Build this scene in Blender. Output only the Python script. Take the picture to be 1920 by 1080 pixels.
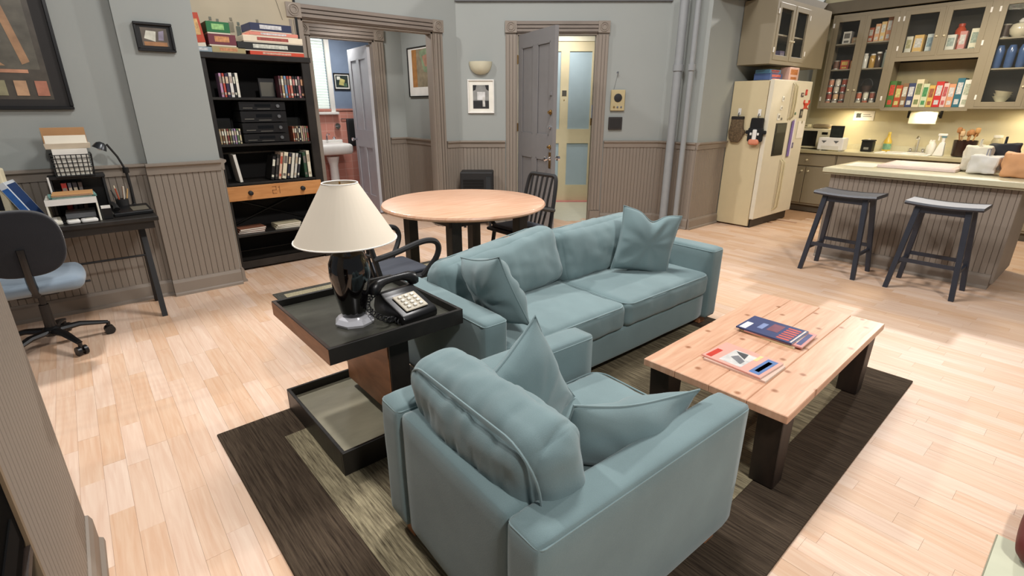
import bpy, bmesh, math, random
from mathutils import Vector, Matrix, noise
random.seed(7)
for o in list(bpy.data.objects): bpy.data.objects.remove(o)
sc = bpy.context.scene
COL = sc.collection
R = math.radians
# ------------------------------------------------------------------ camera
CAM_H = 1.5
cd = bpy.data.cameras.new('camera'); cam = bpy.data.objects.new('camera', cd); COL.objects.link(cam)
cd.sensor_width = 36; cd.sensor_fit = 'HORIZONTAL'; cd.lens = 950 / 1920 * 36
cd.clip_start = .02; cd.clip_end = 60
PITCH = math.atan(340 / 950)
cam.location = (0, 0, CAM_H); cam.rotation_euler = (math.pi/2 - PITCH, 0, R(-40))
sc.camera = cam
# ------------------------------------------------------------------ world, lights, exposure
w = bpy.data.worlds.new('studio'); sc.world = w; w.use_nodes = True
w.node_tree.nodes['Background'].inputs[0].default_value = (.93, .95, 1, 1)
w.node_tree.nodes['Background'].inputs[1].default_value = .23
vs = sc.view_settings; vs.view_transform = 'Standard'; vs.look = 'None'; vs.exposure = -.42; vs.gamma = 1; vs.use_curve_mapping = False
def area(name, loc, aim, size, power, col=(1, 1, 1), spread=math.pi):
    l = bpy.data.lights.new(name, 'AREA'); l.shape = 'DISK'; l.size = size; l.energy = power; l.color = col; l.spread = spread
    o = bpy.data.objects.new(name, l); COL.objects.link(o); o.location = loc
    o.rotation_euler = (Vector(aim) - Vector(loc)).to_track_quat('-Z', 'Y').to_euler(); return o
# stage lamps hung over the open topped set
area('stage_lamp_key', (.4, -2.2, 4.9), (3.6, 1.8, .5), .5, 240, (1, .97, .94))
area('stage_lamp_kitchen_back', (11.6, 1.6, 5.15), (3.5, 1.2, 0), .3, 500, (1, .96, .93))
area('stage_lamp_desk', (-.1, 5.55, 5.2), (.2, 3.2, 0), .35, 235, (1, .96, .93))
area('stage_lamp_middle', (2.6, 2.6, 4.6), (2.6, 2.6, 0), 1.0, 200, (1, .97, .95))
area('kitchen_ceiling_lamp', (7.2, 1.4, 2.75), (7.4, 1.4, 0), .5, 60, (1, .86, .62))
area('under_cabinet_lamp', (8.7, 1.9, 1.44), (8.75, 1.9, .9), .12, 4, (1, .85, .62))
area('under_cabinet_lamp', (8.7, 2.8, 1.44), (8.75, 2.8, .9), .12, 4, (1, .85, .6))
area('under_cabinet_lamp', (8.7, .9, 1.44), (8.75, .9, .9), .12, 3.5, (1, .85, .62))
area('bathroom_lamp', (3.3, 7.8, 2.6), (3.2, 8.0, 0), .3, 26, (1, .98, .96))
area('hall_lamp', (2.9, 6.35, 2.6), (3.2, 6.35, 0), .25, 16, (1, .97, .95))
area('corridor_lamp', (5.75, 5.6, 2.6), (5.9, 5.8, 0), .3, 20, (1, .97, .94))

# ------------------------------------------------------------------ mesh helpers
class MB:
    def __init__(s): s.v = []; s.f = []
    def add(s, vs_, fs):
        n = len(s.v); s.v += [tuple(p) for p in vs_]; s.f += [tuple(i + n for i in f) for f in fs]; return s
    def box(s, x0, x1, y0, y1, z0, z1, M=None):
        p = [(x0,y0,z0),(x1,y0,z0),(x1,y1,z0),(x0,y1,z0),(x0,y0,z1),(x1,y0,z1),(x1,y1,z1),(x0,y1,z1)]
        if M: p = [M @ Vector(q) for q in p]
        return s.add(p, [(0,3,2,1),(4,5,6,7),(0,1,5,4),(1,2,6,5),(2,3,7,6),(3,0,4,7)])
    def hexa(s, bot, top):
        return s.add(list(bot) + list(top), [(0,3,2,1),(4,5,6,7),(0,1,5,4),(1,2,6,5),(2,3,7,6),(3,0,4,7)])
    def prism(s, poly, axis, a, b):
        def P(p, t): return {'z': (p[0],p[1],t), 'y': (p[0],t,p[1]), 'x': (t,p[0],p[1])}[axis]
        n = len(poly)
        return s.add([P(p,a) for p in poly] + [P(p,b) for p in poly],
            [tuple(range(n-1,-1,-1)), tuple(range(n,2*n))] + [(i,(i+1)%n,(i+1)%n+n,i+n) for i in range(n)])
    def lathe(s, prof, n=20, c=(0,0,0), M=None, caps=True):
        vs_ = []
        for r, z in prof:
            for i in range(n):
                a = 2*math.pi*i/n; vs_.append(Vector((c[0]+r*math.cos(a), c[1]+r*math.sin(a), c[2]+z)))
        if M: vs_ = [M @ q for q in vs_]
        fs = [(j*n+i, j*n+(i+1)%n, (j+1)*n+(i+1)%n, (j+1)*n+i) for j in range(len(prof)-1) for i in range(n)]
        if caps:
            fs.append(tuple(range(n-1,-1,-1))); m = (len(prof)-1)*n; fs.append(tuple(range(m, m+n)))
        return s.add(vs_, fs)
    def tube(s, pts, r, n=8, closed=False, flat=1):
        pts = [Vector(p) for p in pts]; k = len(pts); vs_ = []; up = None
        for i, p in enumerate(pts):
            a = pts[i-1] if (i > 0 or closed) else p; b = pts[(i+1) % k] if (i < k-1 or closed) else p
            t = (b - a).normalized()
            if up is None:
                up = Vector((0,0,1)) if abs(t.z) < .9 else Vector((1,0,0))
            u = (up - t*up.dot(t))
            u = u.normalized() if u.length > 1e-6 else t.orthogonal().normalized()
            up = u; v = t.cross(u); rr = r[i] if isinstance(r, (list, tuple)) else r
            for j in range(n):
                an = 2*math.pi*j/n; vs_.append(p + u*math.cos(an)*rr*flat + v*math.sin(an)*rr)
        fs = [(i*n+j, i*n+(j+1)%n, ((i+1)%k)*n+(j+1)%n, ((i+1)%k)*n+j) for i in range(k if closed else k-1) for j in range(n)]
        if not closed: fs += [tuple(range(n-1,-1,-1)), tuple(range((k-1)*n, k*n))]
        return s.add(vs_, fs)
    def cyl(s, p0, p1, r0, r1=None, n=12):
        return s.tube([p0, p1], [r0, r0 if r1 is None else r1], n)
    def soft(s, size, r, n=12, bulge=(0,0,0), nz=0, nf=5, seed=0, c=(0,0,0), M=None, wr=0, wa=0):
        hx, hy, hz = [q/2 for q in size]; H = (hx,hy,hz); idx = {}; vs_ = []; fs = []
        def key(p): return tuple(round(q*1000) for q in p)
        def vert(p):
            k = key(p)
            if k in idx: return idx[k]
            P = [p[i]*H[i] for i in range(3)]
            q = [max(-(H[i]-r), min(H[i]-r, P[i])) for i in range(3)]
            d = Vector([P[i]-q[i] for i in range(3)]); 
            o = Vector(q) + (d.normalized()*r if d.length > 1e-9 else d)
            for a in range(3):
                b_, c_ = (a+1) % 3, (a+2) % 3
                o[a] += p[a]*bulge[a]*(1-p[b_]**2)*(1-p[c_]**2)
            if nz:
                sd = Vector((seed*7.3, seed*3.1, seed*1.7)); nn = o.normalized()
                o = o + nn*nz*(noise.noise(o*nf + sd) + .5*noise.noise(o*nf*2.3 + sd))
            if wr:
                w2 = Vector((o.x*2.6, o.y*2.6, o.z*2.6)); w2[wa] = o[wa]*19
                rid = (1 - abs(noise.noise(w2 + Vector((seed*3.3, seed*1.9, seed)))))**4
                edge = max(abs(p[(wa+1) % 3]), abs(p[(wa+2) % 3]))
                o = o - o.normalized()*wr*rid*(.35 + .65*noise.noise(o*3 + Vector((seed, 0, 0)))**2*4)*(edge**3)
            o = o + Vector(c)
            if M: o = M @ o
            idx[k] = len(vs_); vs_.append(o); return idx[k]
        e = [math.sin(math.pi/2*(-1 + 2*i/n)) for i in range(n+1)]
        e = [.55*x + .45*(-1 + 2*i/n) for i, x in enumerate(e)]
        for a in range(3):
            b_, c_ = (a+1) % 3, (a+2) % 3
            for sg in (-1, 1):
                for i in range(n):
                    for j in range(n):
                        q = []
                        for (u, v) in ((e[i],e[j]),(e[i+1],e[j]),(e[i+1],e[j+1]),(e[i],e[j+1])):
                            p = [0,0,0]; p[a] = sg; p[b_] = u; p[c_] = v; q.append(vert(p))
                        fs.append(tuple(q) if sg > 0 else tuple(q[::-1]))
        return s.add(vs_, fs)
    def pillow(s, w_, h_, t, n=22, seed=0, conc=.09, wr=.012, M=None, chop=0):
        N = n + 1; vs_ = []; sd = Vector((seed*5.1, seed*2.7, 0))
        for sg in (1, -1):
            for i in range(N):
                for j in range(N):
                    u = -1 + 2*i/n; v = -1 + 2*j/n
                    x = w_/2*u*(1 - conc*(1-v*v)*u*u); y = h_/2*v*(1 - conc*(1-u*u)*v*v)
                    th = max(0, (1-u**4)*(1-v**4))**.55*(.45 + .55*(1-.5*(u*u+v*v)))
                    rad = math.hypot(u, v); an = math.atan2(v, u)
                    cr = noise.noise(Vector((an*2.2, rad*.7, sg)) + sd)*min(1, rad)*(1-max(abs(u),abs(v))**6)
                    z = sg*(t/2*th) + (sg*wr*cr*2 + wr*noise.noise(Vector((x*6, y*6, sg*2)) + sd))*(1 if th > 0 else 0)*min(1, th*2.5)
                    # whole cushion slumps a little
                    z += .03*noise.noise(Vector((x*2, y*2, 3)) + sd)
                    y -= chop*math.exp(-((u-.05)/.32)**2)*max(0, (v+.3)/1.3)**1.5
                    vs_.append(Vector((x, y, z)))
        fs = []
        A = lambda g, i, j: g*N*N + i*N + j
        for i in range(n):
            for j in range(n):
                fs.append((A(0,i,j), A(0,i+1,j), A(0,i+1,j+1), A(0,i,j+1))); fs.append((A(1,i,j), A(1,i,j+1), A(1,i+1,j+1), A(1,i+1,j)))
        if M: vs_ = [M @ q for q in vs_]
        return s.add(vs_, fs)
    def mesh(s, name, bevel=0, smooth=False, merge=True, seg=1, ang=35):
        bm = bmesh.new(); vv = [bm.verts.new(p) for p in s.v]
        for f in s.f:
            try: bm.faces.new([vv[i] for i in f])
            except ValueError: pass
        if merge: bmesh.ops.remove_doubles(bm, verts=bm.verts, dist=1e-5)
        bmesh.ops.recalc_face_normals(bm, faces=bm.faces)
        if bevel: bmesh.ops.bevel(bm, geom=list(bm.edges), offset=bevel, segments=seg, affect='EDGES', profile=.5, clamp_overlap=True)
        if smooth:
            for f in bm.faces: f.smooth = True
            for e in bm.edges:
                if len(e.link_faces) == 2 and e.calc_face_angle(0) > R(ang): e.smooth = False
        m = bpy.data.meshes.new(name); bm.to_mesh(m); bm.free(); return m
    def build(s, name, mt, parent=None, loc=(0,0,0), rot=(0,0,0), bevel=0, smooth=False, seg=1, merge=True, ang=35):
        m = s.mesh(name, bevel, smooth, merge, seg, ang)
        m.materials.append(mt); o = bpy.data.objects.new(name, m); COL.objects.link(o)
        o.location = loc; o.rotation_euler = rot if not isinstance(rot, (int, float)) else (0,0,rot); o.parent = parent; return o
def cr(pts, k=5, closed=False):
    P = [Vector(p) for p in pts]; n = len(P); out = []
    for i in range(n if closed else n-1):
        a, b, c, d = (P[(i-1) % n] if closed or i > 0 else P[0]), P[i], P[(i+1) % n], (P[(i+2) % n] if closed or i < n-2 else P[-1])
        for j in range(k):
            t = j/k; out.append(.5*((2*b) + (c-a)*t + (2*a-5*b+4*c-d)*t*t + (3*b-a-3*c+d)*t**3))
    if not closed: out.append(P[-1])
    return out
def tag(o, label=None, cat=None, group=None, kind=None):
    if label: o['label'] = label
    if cat: o['category'] = cat
    if group: o['group'] = group
    if kind: o['kind'] = kind
    return o
def thing(name, label, cat, loc=(0,0,0), rz=0, group=None, rot=None):
    o = bpy.data.objects.new(name, None); COL.objects.link(o); o.empty_display_size = .05
    o.location = loc; o.rotation_euler = rot if rot else (0,0,rz); return tag(o, label, cat, group)
def struct(o): o['kind'] = 'structure'; return o
def copy_tree(o, parent=None):
    c = o.copy(); COL.objects.link(c); c.parent = parent
    for ch in list(o.children): copy_tree(ch, c)
    return c
def T(loc=(0,0,0), rx=0, ry=0, rz=0):
    return Matrix.Translation(loc) @ Matrix.Rotation(rz, 4, 'Z') @ Matrix.Rotation(ry, 4, 'Y') @ Matrix.Rotation(rx, 4, 'X')
ORD = ['first','second','third','fourth','fifth','sixth','seventh','eighth','ninth','tenth','eleventh','twelfth','thirteenth','fourteenth','fifteenth','sixteenth']
# ------------------------------------------------------------------ materials
def lin(h):
    if not isinstance(h, str): return tuple(h)
    h = h.lstrip('#'); o = []
    for i in (0,2,4):
        c = int(h[i:i+2], 16)/255; o.append(c/12.92 if c <= .04045 else ((c+.055)/1.055)**2.4)
    return tuple(o)
_m = {}
def mat(col, rough=.6, metal=0, var=.07, scale=9, bump=0, bscale=80, stretch=(1,1,1), coat=0, name=None, spec=.5):
    k = (col, rough, metal, var, scale, bump, bscale, stretch, coat, spec)
    if k in _m: return _m[k]
    c = lin(col); m = bpy.data.materials.new(name or 'paint'); m.use_nodes = True; nt = m.node_tree; b = nt.nodes['Principled BSDF']
    b.inputs['Roughness'].default_value = rough; b.inputs['Metallic'].default_value = metal; b.inputs['Coat Weight'].default_value = coat
    b.inputs['Specular IOR Level'].default_value = spec
    tc = nt.nodes.new('ShaderNodeTexCoord'); mp = nt.nodes.new('ShaderNodeMapping'); mp.inputs['Scale'].default_value = stretch
    nt.links.new(tc.outputs['Object'], mp.inputs[0])
    nz = nt.nodes.new('ShaderNodeTexNoise'); nz.inputs['Scale'].default_value = scale; nz.inputs['Detail'].default_value = 3
    nt.links.new(mp.outputs[0], nz.inputs['Vector'])
    mx = nt.nodes.new('ShaderNodeMix'); mx.data_type = 'RGBA'
    mx.inputs[6].default_value = tuple(max(0, x*(1-var*1.6)) for x in c) + (1,); mx.inputs[7].default_value = tuple(min(1, x*(1+var*1.6)) for x in c) + (1,)
    nt.links.new(nz.outputs['Fac'], mx.inputs[0]); nt.links.new(mx.outputs[2], b.inputs['Base Color'])
    if bump:
        n2 = nt.nodes.new('ShaderNodeTexNoise'); n2.inputs['Scale'].default_value = bscale; n2.inputs['Detail'].default_value = 4
        nt.links.new(mp.outputs[0], n2.inputs['Vector'])
        bp = nt.nodes.new('ShaderNodeBump'); bp.inputs['Strength'].default_value = bump; bp.inputs['Distance'].default_value = .01
        nt.links.new(n2.outputs['Fac'], bp.inputs['Height']); nt.links.new(bp.outputs[0], b.inputs['Normal'])
    _m[k] = m; return m
def wood(name, c1, c2, rough=.45, stretch=(1,14,1), scale=3, rnd=0, knots=0, pos=False, coat=0):
    m = bpy.data.materials.new(name); m.use_nodes = True; nt = m.node_tree; L = nt.links; N = nt.nodes.new; b = nt.nodes['Principled BSDF']
    b.inputs['Roughness'].default_value = rough; b.inputs['Coat Weight'].default_value = coat
    if pos: src = N('ShaderNodeNewGeometry').outputs['Position']
    else: src = N('ShaderNodeTexCoord').outputs['Object']
    mp = N('ShaderNodeMapping'); mp.inputs['Scale'].default_value = stretch; L.new(src, mp.inputs[0])
    vec = mp.outputs[0]
    if rnd:
        oi = N('ShaderNodeObjectInfo'); ge = N('ShaderNodeNewGeometry'); ad = N('ShaderNodeMath'); ad.operation = 'ADD'
        L.new(oi.outputs['Random'], ad.inputs[0]); L.new(ge.outputs['Random Per Island'], ad.inputs[1])
        fr = N('ShaderNodeMath'); fr.operation = 'FRACT'; L.new(ad.outputs[0], fr.inputs[0])
        va = N('ShaderNodeVectorMath'); va.operation = 'MULTIPLY_ADD'; va.inputs[1].default_value = (1,1,1)
        sc_ = N('ShaderNodeVectorMath'); sc_.operation = 'SCALE'; sc_.inputs[0].default_value = (37, 19, 11); L.new(fr.outputs[0], sc_.inputs['Scale'])
        L.new(vec, va.inputs[0]); L.new(sc_.outputs[0], va.inputs[2]); vec = va.outputs[0]
    nz = N('ShaderNodeTexNoise'); nz.inputs['Scale'].default_value = scale; nz.inputs['Detail'].default_value = 6; nz.inputs['Distortion'].default_value = .6; L.new(vec, nz.inputs['Vector'])
    cr = N('ShaderNodeValToRGB'); cr.color_ramp.elements[0].position = .3; cr.color_ramp.elements[1].position = .72
    cr.color_ramp.elements[0].color = lin(c1)+(1,); cr.color_ramp.elements[1].color = lin(c2)+(1,); L.new(nz.outputs['Fac'], cr.inputs[0])
    out = cr.outputs[0]
    if rnd:
        mr = N('ShaderNodeMapRange'); mr.inputs[3].default_value = 1-rnd; mr.inputs[4].default_value = 1+rnd*.6; L.new(fr.outputs[0], mr.inputs[0])
        hs = N('ShaderNodeHueSaturation'); L.new(mr.outputs[0], hs.inputs['Value'])
        m2 = N('ShaderNodeMapRange'); m2.inputs[3].default_value = 1.12; m2.inputs[4].default_value = .85; L.new(fr.outputs[0], m2.inputs[0]); L.new(m2.outputs[0], hs.inputs['Saturation'])
        L.new(out, hs.inputs['Color']); out = hs.outputs[0]
    if knots:
        vo = N('ShaderNodeTexVoronoi'); vo.voronoi_dimensions = '2D'; vo.inputs['Scale'].default_value = knots; L.new(src, vo.inputs['Vector'])
        r2 = N('ShaderNodeValToRGB'); r2.color_ramp.elements[0].position = .035; r2.color_ramp.elements[1].position = .10
        r2.color_ramp.elements[0].color = (.42,.25,.13,1); r2.color_ramp.elements[1].color = (1,1,1,1); L.new(vo.outputs['Distance'], r2.inputs[0])
        mx = N('ShaderNodeMix'); mx.data_type = 'RGBA'; mx.blend_type = 'MULTIPLY'; mx.inputs[0].default_value = .85; L.new(out, mx.inputs[6]); L.new(r2.outputs[0], mx.inputs[7]); out = mx.outputs[2]
    L.new(out, b.inputs['Base Color'])
    bp = N('ShaderNodeBump'); bp.inputs['Strength'].default_value = .12; bp.inputs['Distance'].default_value = .004; L.new(nz.outputs['Fac'], bp.inputs['Height']); L.new(bp.outputs[0], b.inputs['Normal'])
    return m
def fabric(name, c, var=.1, bump=.25):
    m = bpy.data.materials.new(name); m.use_nodes = True; nt = m.node_tree; L = nt.links; N = nt.nodes.new; b = nt.nodes['Principled BSDF']
    b.inputs['Roughness'].default_value = .92; b.inputs['Sheen Weight'].default_value = .25; b.inputs['Sheen Roughness'].default_value = .5; b.inputs['Specular IOR Level'].default_value = .15
    tc = N('ShaderNodeTexCoord'); c = lin(c)
    n1 = N('ShaderNodeTexNoise'); n1.inputs['Scale'].default_value = 5; n1.inputs['Detail'].default_value = 3; L.new(tc.outputs['Object'], n1.inputs['Vector'])
    n2 = N('ShaderNodeTexNoise'); n2.inputs['Scale'].default_value = 420; n2.inputs['Detail'].default_value = 2; L.new(tc.outputs['Object'], n2.inputs['Vector'])
    ad = N('ShaderNodeMath'); ad.operation = 'ADD'; ad.use_clamp = True; ml = N('ShaderNodeMath'); ml.operation = 'MULTIPLY_ADD'; ml.inputs[1].default_value = .5; ml.inputs[2].default_value = -.25
    L.new(n2.outputs['Fac'], ml.inputs[0]); L.new(n1.outputs['Fac'], ad.inputs[0]); L.new(ml.outputs[0], ad.inputs[1])
    mx = N('ShaderNodeMix'); mx.data_type = 'RGBA'; mx.inputs[6].default_value = tuple(x*(1-var*2) for x in c)+(1,); mx.inputs[7].default_value = tuple(min(1,x*(1+var*2)) for x in c)+(1,)
    L.new(ad.outputs[0], mx.inputs[0]); L.new(mx.outputs[2], b.inputs['Base Color'])
    bp = N('ShaderNodeBump'); bp.inputs['Strength'].default_value = bump; bp.inputs['Distance'].default_value = .002; L.new(n2.outputs['Fac'], bp.inputs['Height']); L.new(bp.outputs[0], b.inputs['Normal'])
    return m
def rugmat(name, c1, c2, stretch):
    m = bpy.data.materials.new(name); m.use_nodes = True; nt = m.node_tree; L = nt.links; N = nt.nodes.new; b = nt.nodes['Principled BSDF']
    b.inputs['Roughness'].default_value = .95; b.inputs['Specular IOR Level'].default_value = .05
    tc = N('ShaderNodeTexCoord'); mp = N('ShaderNodeMapping'); mp.inputs['Scale'].default_value = stretch; L.new(tc.outputs['Object'], mp.inputs[0])
    n1 = N('ShaderNodeTexNoise'); n1.inputs['Scale'].default_value = 1; n1.inputs['Detail'].default_value = 5; n1.inputs['Roughness'].default_value = .7; L.new(mp.outputs[0], n1.inputs['Vector'])
    cr = N('ShaderNodeValToRGB'); cr.color_ramp.elements[0].position = .33; cr.color_ramp.elements[1].position = .68
    cr.color_ramp.elements[0].color = lin(c1)+(1,); cr.color_ramp.elements[1].color = lin(c2)+(1,); L.new(n1.outputs['Fac'], cr.inputs[0]); L.new(cr.outputs[0], b.inputs['Base Color'])
    bp = N('ShaderNodeBump'); bp.inputs['Strength'].default_value = .7; bp.inputs['Distance'].default_value = .006; L.new(n1.outputs['Fac'], bp.inputs['Height']); L.new(bp.outputs[0], b.inputs['Normal'])
    return m
def glassmat(name, col=(1,1,1), rough=.0, alpha=.14):
    m = bpy.data.materials.new(name); m.use_nodes = True; nt = m.node_tree; b = nt.nodes['Principled BSDF']
    b.inputs['Base Color'].default_value = tuple(col)+(1,); b.inputs['Roughness'].default_value = rough
    nz = nt.nodes.new('ShaderNodeTexNoise'); nz.inputs['Scale'].default_value = 2
    mr = nt.nodes.new('ShaderNodeMapRange'); mr.inputs[3].default_value = alpha*.8; mr.inputs[4].default_value = alpha*1.2
    nt.links.new(nz.outputs['Fac'], mr.inputs[0]); nt.links.new(mr.outputs[0], b.inputs['Alpha']); return m
def emit(name, col, st):
    m = bpy.data.materials.new(name); m.use_nodes = True; b = m.node_tree.nodes['Principled BSDF']
    b.inputs['Base Color'].default_value = tuple(col)+(1,); b.inputs['Emission Color'].default_value = tuple(col)+(1,); b.inputs['Emission Strength'].default_value = st; return m
PAINT = mat('#9b9f9b', .75, var=.03, scale=2, bump=.05, bscale=220, name='wall_paint')
PAINT_W = mat('#a39c92', .75, var=.03, scale=2, name='wall_paint_warm')
TRIM = mat('#8b8074', .55, var=.06, scale=5, stretch=(1,1,.3), name='trim_paint')
TRIM_D = mat('#80756b', .6, var=.16, scale=9, stretch=(.5,1,2), name='worn_trim_paint')
CAB = mat('#8b8069', .5, var=.06, scale=4, stretch=(1,1,.4), name='cabinet_paint')
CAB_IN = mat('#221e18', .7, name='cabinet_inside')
KWALL = mat('#c8bd98', .7, var=.05, scale=3, name='kitchen_wall_paint')
COUNTER = mat('#c9c2a3', .35, var=.06, scale=40, name='laminate')
FLOORW = wood('floor_planks', '#d7b092', '#e4c6ab', .55, stretch=(26,1.5,1), scale=2.2, rnd=.06, pos=True)
PINE = wood('pine_top', '#c99879', '#ddb394', .4, stretch=(2,22,2), scale=2, knots=5.5)
PINE_R = wood('round_pine', '#cd9b7b', '#deb597', .38, stretch=(2,18,2), scale=2, knots=0, coat=.2)
PINE_O = wood('orange_pine', '#bd7f48', '#d79a60', .5, stretch=(2,14,14), scale=2)
BROWN = wood('brown_wood', '#8a5c3c', '#a87450', .5, stretch=(3,3,10), scale=2)
BLACKW = wood('black_wood', '#161412', '#2a2622', .42, stretch=(2,14,2), scale=3)
DARKW = wood('dark_brown_wood', '#1d1612', '#33261e', .5, stretch=(6,6,1.5), scale=3)
TRAYTOP = mat('#45453d', .3, var=.3, scale=7, stretch=(1,2.5,1), name='tray_leather')
TRAYTOP2 = mat('#a59f88', .4, var=.15, scale=7, stretch=(1,2.5,1), name='tray_leather_pale')
STOOL = mat('#2a2e38', .4, var=.15, name='black_stain')
BLK = mat('#121213', .35, name='black_plastic'); BLKM = mat('#1a1a1b', .6, name='matte_black'); GREY = mat('#5b5d5f', .5, name='grey_plastic')
WHITE = mat('#e9e6df', .5, name='white'); CREAM = mat('#ddd3b4', .5, name='cream'); CHROME = mat('#d8d8dc', .12, 1, name='chrome'); BRASS = mat('#b08d57', .3, 1, name='brass')
PAPER = mat('#efe9dc', .8, name='paper'); CARD = mat('#c99b6d', .8, name='cardboard')
TEAL = fabric('blue_green_fabric', '#738789'); TEAL_D = fabric('blue_green_fabric_piping', '#7d9193')
RUG_D = rugmat('dark_rug', '#2e2620', '#5d5042', (130, 4, 4)); RUG_L = rugmat('pale_rug_band', '#4c4437', '#a99e80', (120, 6, 4))
RUG2_L = rugmat('straw_mat', '#a89c7c', '#cfc6a8', (60, 60, 4)); RUG2_D = rugmat('mat_border', '#4a4843', '#6b6961', (60, 60, 4))
GLASS = glassmat('clear_glass'); DARKGLASS = mat('#0c0d0e', .08, name='dark_glass')
# ------------------------------------------------------------------ floor
ca, sa = math.cos(R(50)), math.sin(R(50)); cp, sp = math.cos(PITCH), math.sin(PITCH)
def project(x, y, z):
    rt = x*sa - y*ca; fw_h = x*ca + y*sa; dz = z - CAM_H
    fw = cp*fw_h - sp*dz; up = sp*fw_h + cp*dz
    return (None if fw < .1 else (960 + 950*rt/fw, 540 - 950*up/fw))
floor = struct(MB().box(-2.3, 9.0, -2.3, 5.75, -.09, -.012).build('floor', mat('#bf9876', .8, name='subfloor')))
planks = []
PW = .082; x = -2.25; rr = random.Random(3)
while x < 8.9:
    y = -2.3 - rr.random()*.5
    while y < 5.7:
        ln = rr.uniform(.32, .62); y1 = min(y + ln, 5.72); y0 = max(y, -2.28)
        yc = (y0+y1)/2
        if y1 - y0 > .05 and .643*x + .766*yc < 6.95 and not (x > 5.95 and y0 > 3.5):
            q = [project(a, b, 0) for a, b in ((x,y0),(x+PW,y0),(x+PW,y1),(x,y1))]
            ar = 0
            if all(q):
                cx_, cy_ = sum(p[0] for p in q)/4, sum(p[1] for p in q)/4
                hid = (.35 < x < 3.4 and .5 < (y0+y1)/2 < 2.4) or (x < -.25 and (y0+y1)/2 < 2.1)
                if -40 < cx_ < 1960 and -20 < cy_ < 1120 and not hid:
                    ar = abs(sum(q[i][0]*q[(i+1)%4][1] - q[(i+1)%4][0]*q[i][1] for i in range(4)))/2
            planks.append((ar, x, y0, y1, rr.uniform(0, .0012)))
        y += ln
    x += PW
planks.sort(key=lambda p: -p[0])
G = .0003
pm = {}
for ar, x, y0, y1, dz in planks[:300]:
    ln = round((y1 - y0)*50)/50
    if ln not in pm:
        m = MB().box(G, PW-G, G, 1-G, -.012, 0).mesh('plank'); m.materials.append(FLOORW)
        for v in m.vertices: v.co.y = G if v.co.y < .5 else ln - G
        pm[ln] = m
    o = bpy.data.objects.new('plank', pm[ln]); COL.objects.link(o); o.parent = floor; o.location = (x, y0, -dz*.5); o.scale.y = (y1-y0)/ln
mb = MB()
for ar, x, y0, y1, dz in planks[300:]: mb.box(x+G, x+PW-G, y0+G, y1-G, -.012, -dz*.5)
tag(mb.build('plank_field', FLOORW, floor, merge=False), kind='stuff')
# ------------------------------------------------------------------ walls
WH = 3.0
_bd = {}
def wall(name, loc, rz, L, th=.12, H=WH, openings=(), mt=None, rail=True, z_rail=1.02, skip=(), boards=True, sill=.11, pitch=.044):
    """face at local y=0 looking to -y, x along the wall"""
    mb = MB(); xs = 0
    for (a, b, zt) in openings:
        if a > xs: mb.box(xs, a, 0, th, 0, H)
        mb.box(a, b, 0, th, zt, H); xs = b
    if xs < L: mb.box(xs, L, 0, th, 0, H)
    o = struct(mb.build(name, mt or PAINT, None, loc, (0,0,rz)))
    if rail:
        segs = []; xs = 0
        for a, b in sorted([(a-.14, b+.14) for a, b, _ in openings] + list(skip)):
            if a > xs: segs.append((xs, a))
            xs = max(xs, b)
        if xs < L: segs.append((xs, L))
        for a, b in segs:
            wainscot(o, a, b, z_rail, boards, sill, pitch)
    return o
def wainscot(o, a, b, z_rail=1.02, boards=True, sill=.11, pitch=.044, cap=True):
    n = max(1, round((b-a)/pitch)); w_ = (b-a)/n
    MB().box(a, b, -.004, 0, .02, z_rail).build('panel_backing', TRIM, o)
    k = (round(w_, 4), z_rail, sill)
    if k not in _bd:
        m = MB().box(.0008, w_-.0008, -.014, -.003, sill, z_rail).mesh('board', bevel=.0035); m.materials.append(TRIM); _bd[k] = m
    for i in range(n):
        c = bpy.data.objects.new('board', _bd[k]); COL.objects.link(c); c.parent = o; c.location = (a + i*w_, 0, 0)
    if cap:
        MB().prism([(0,z_rail-.02),(-.024,z_rail-.02),(-.026,z_rail+.03),(-.045,z_rail+.045),(-.045,z_rail+.06),(0,z_rail+.065)], 'x', a, b).build('chair_rail', TRIM, o)
    MB().prism([(0,0),(-.03,0),(-.03,sill),(-.022,sill+.022),(0,sill+.03)], 'x', a, b).build('baseboard', TRIM, o)
    MB().prism([(-.03,0),(-.044,0),(-.042,.018),(-.03,.028)], 'x', a, b).build('shoe_moulding', TRIM, o)
wall('wall_desk', (-2.3, 4.95, 0), 0, 2.72)
# thick pier between desk and bookcase
pil = struct(MB().box(0, .5, 0, .93, 0, WH).build('wall_pier', PAINT, None, (.42, 4.89, 0)))
wainscot(pil, -.02, .5)
side = struct(MB().box(0, .8, 0, .012, 0, WH).build('wall_pier_side', PAINT, None, (.925, 4.9, 0), (0,0,R(90))))
wainscot(side, 0, .8)
wl = wall('wall_left', (.92, 5.70, 0), 0, 3.02, openings=[(1.10, 2.63, 2.33)])
DWL = (3.894, 5.70, 0)
wb = wall('wall_back', DWL, R(-40), 2.62, openings=[(.733, 1.735, 2.346)])
wc = wall('wall_corner', (5.88, 4.08, 0), R(-90), .60, th=.1)
wf = wall('wall_fridge', (5.98, 3.48, 0), 0, 2.94, skip=[(.57, 3.1)], H=3.0)
wainscot(wf, -.115, 0)

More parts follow.
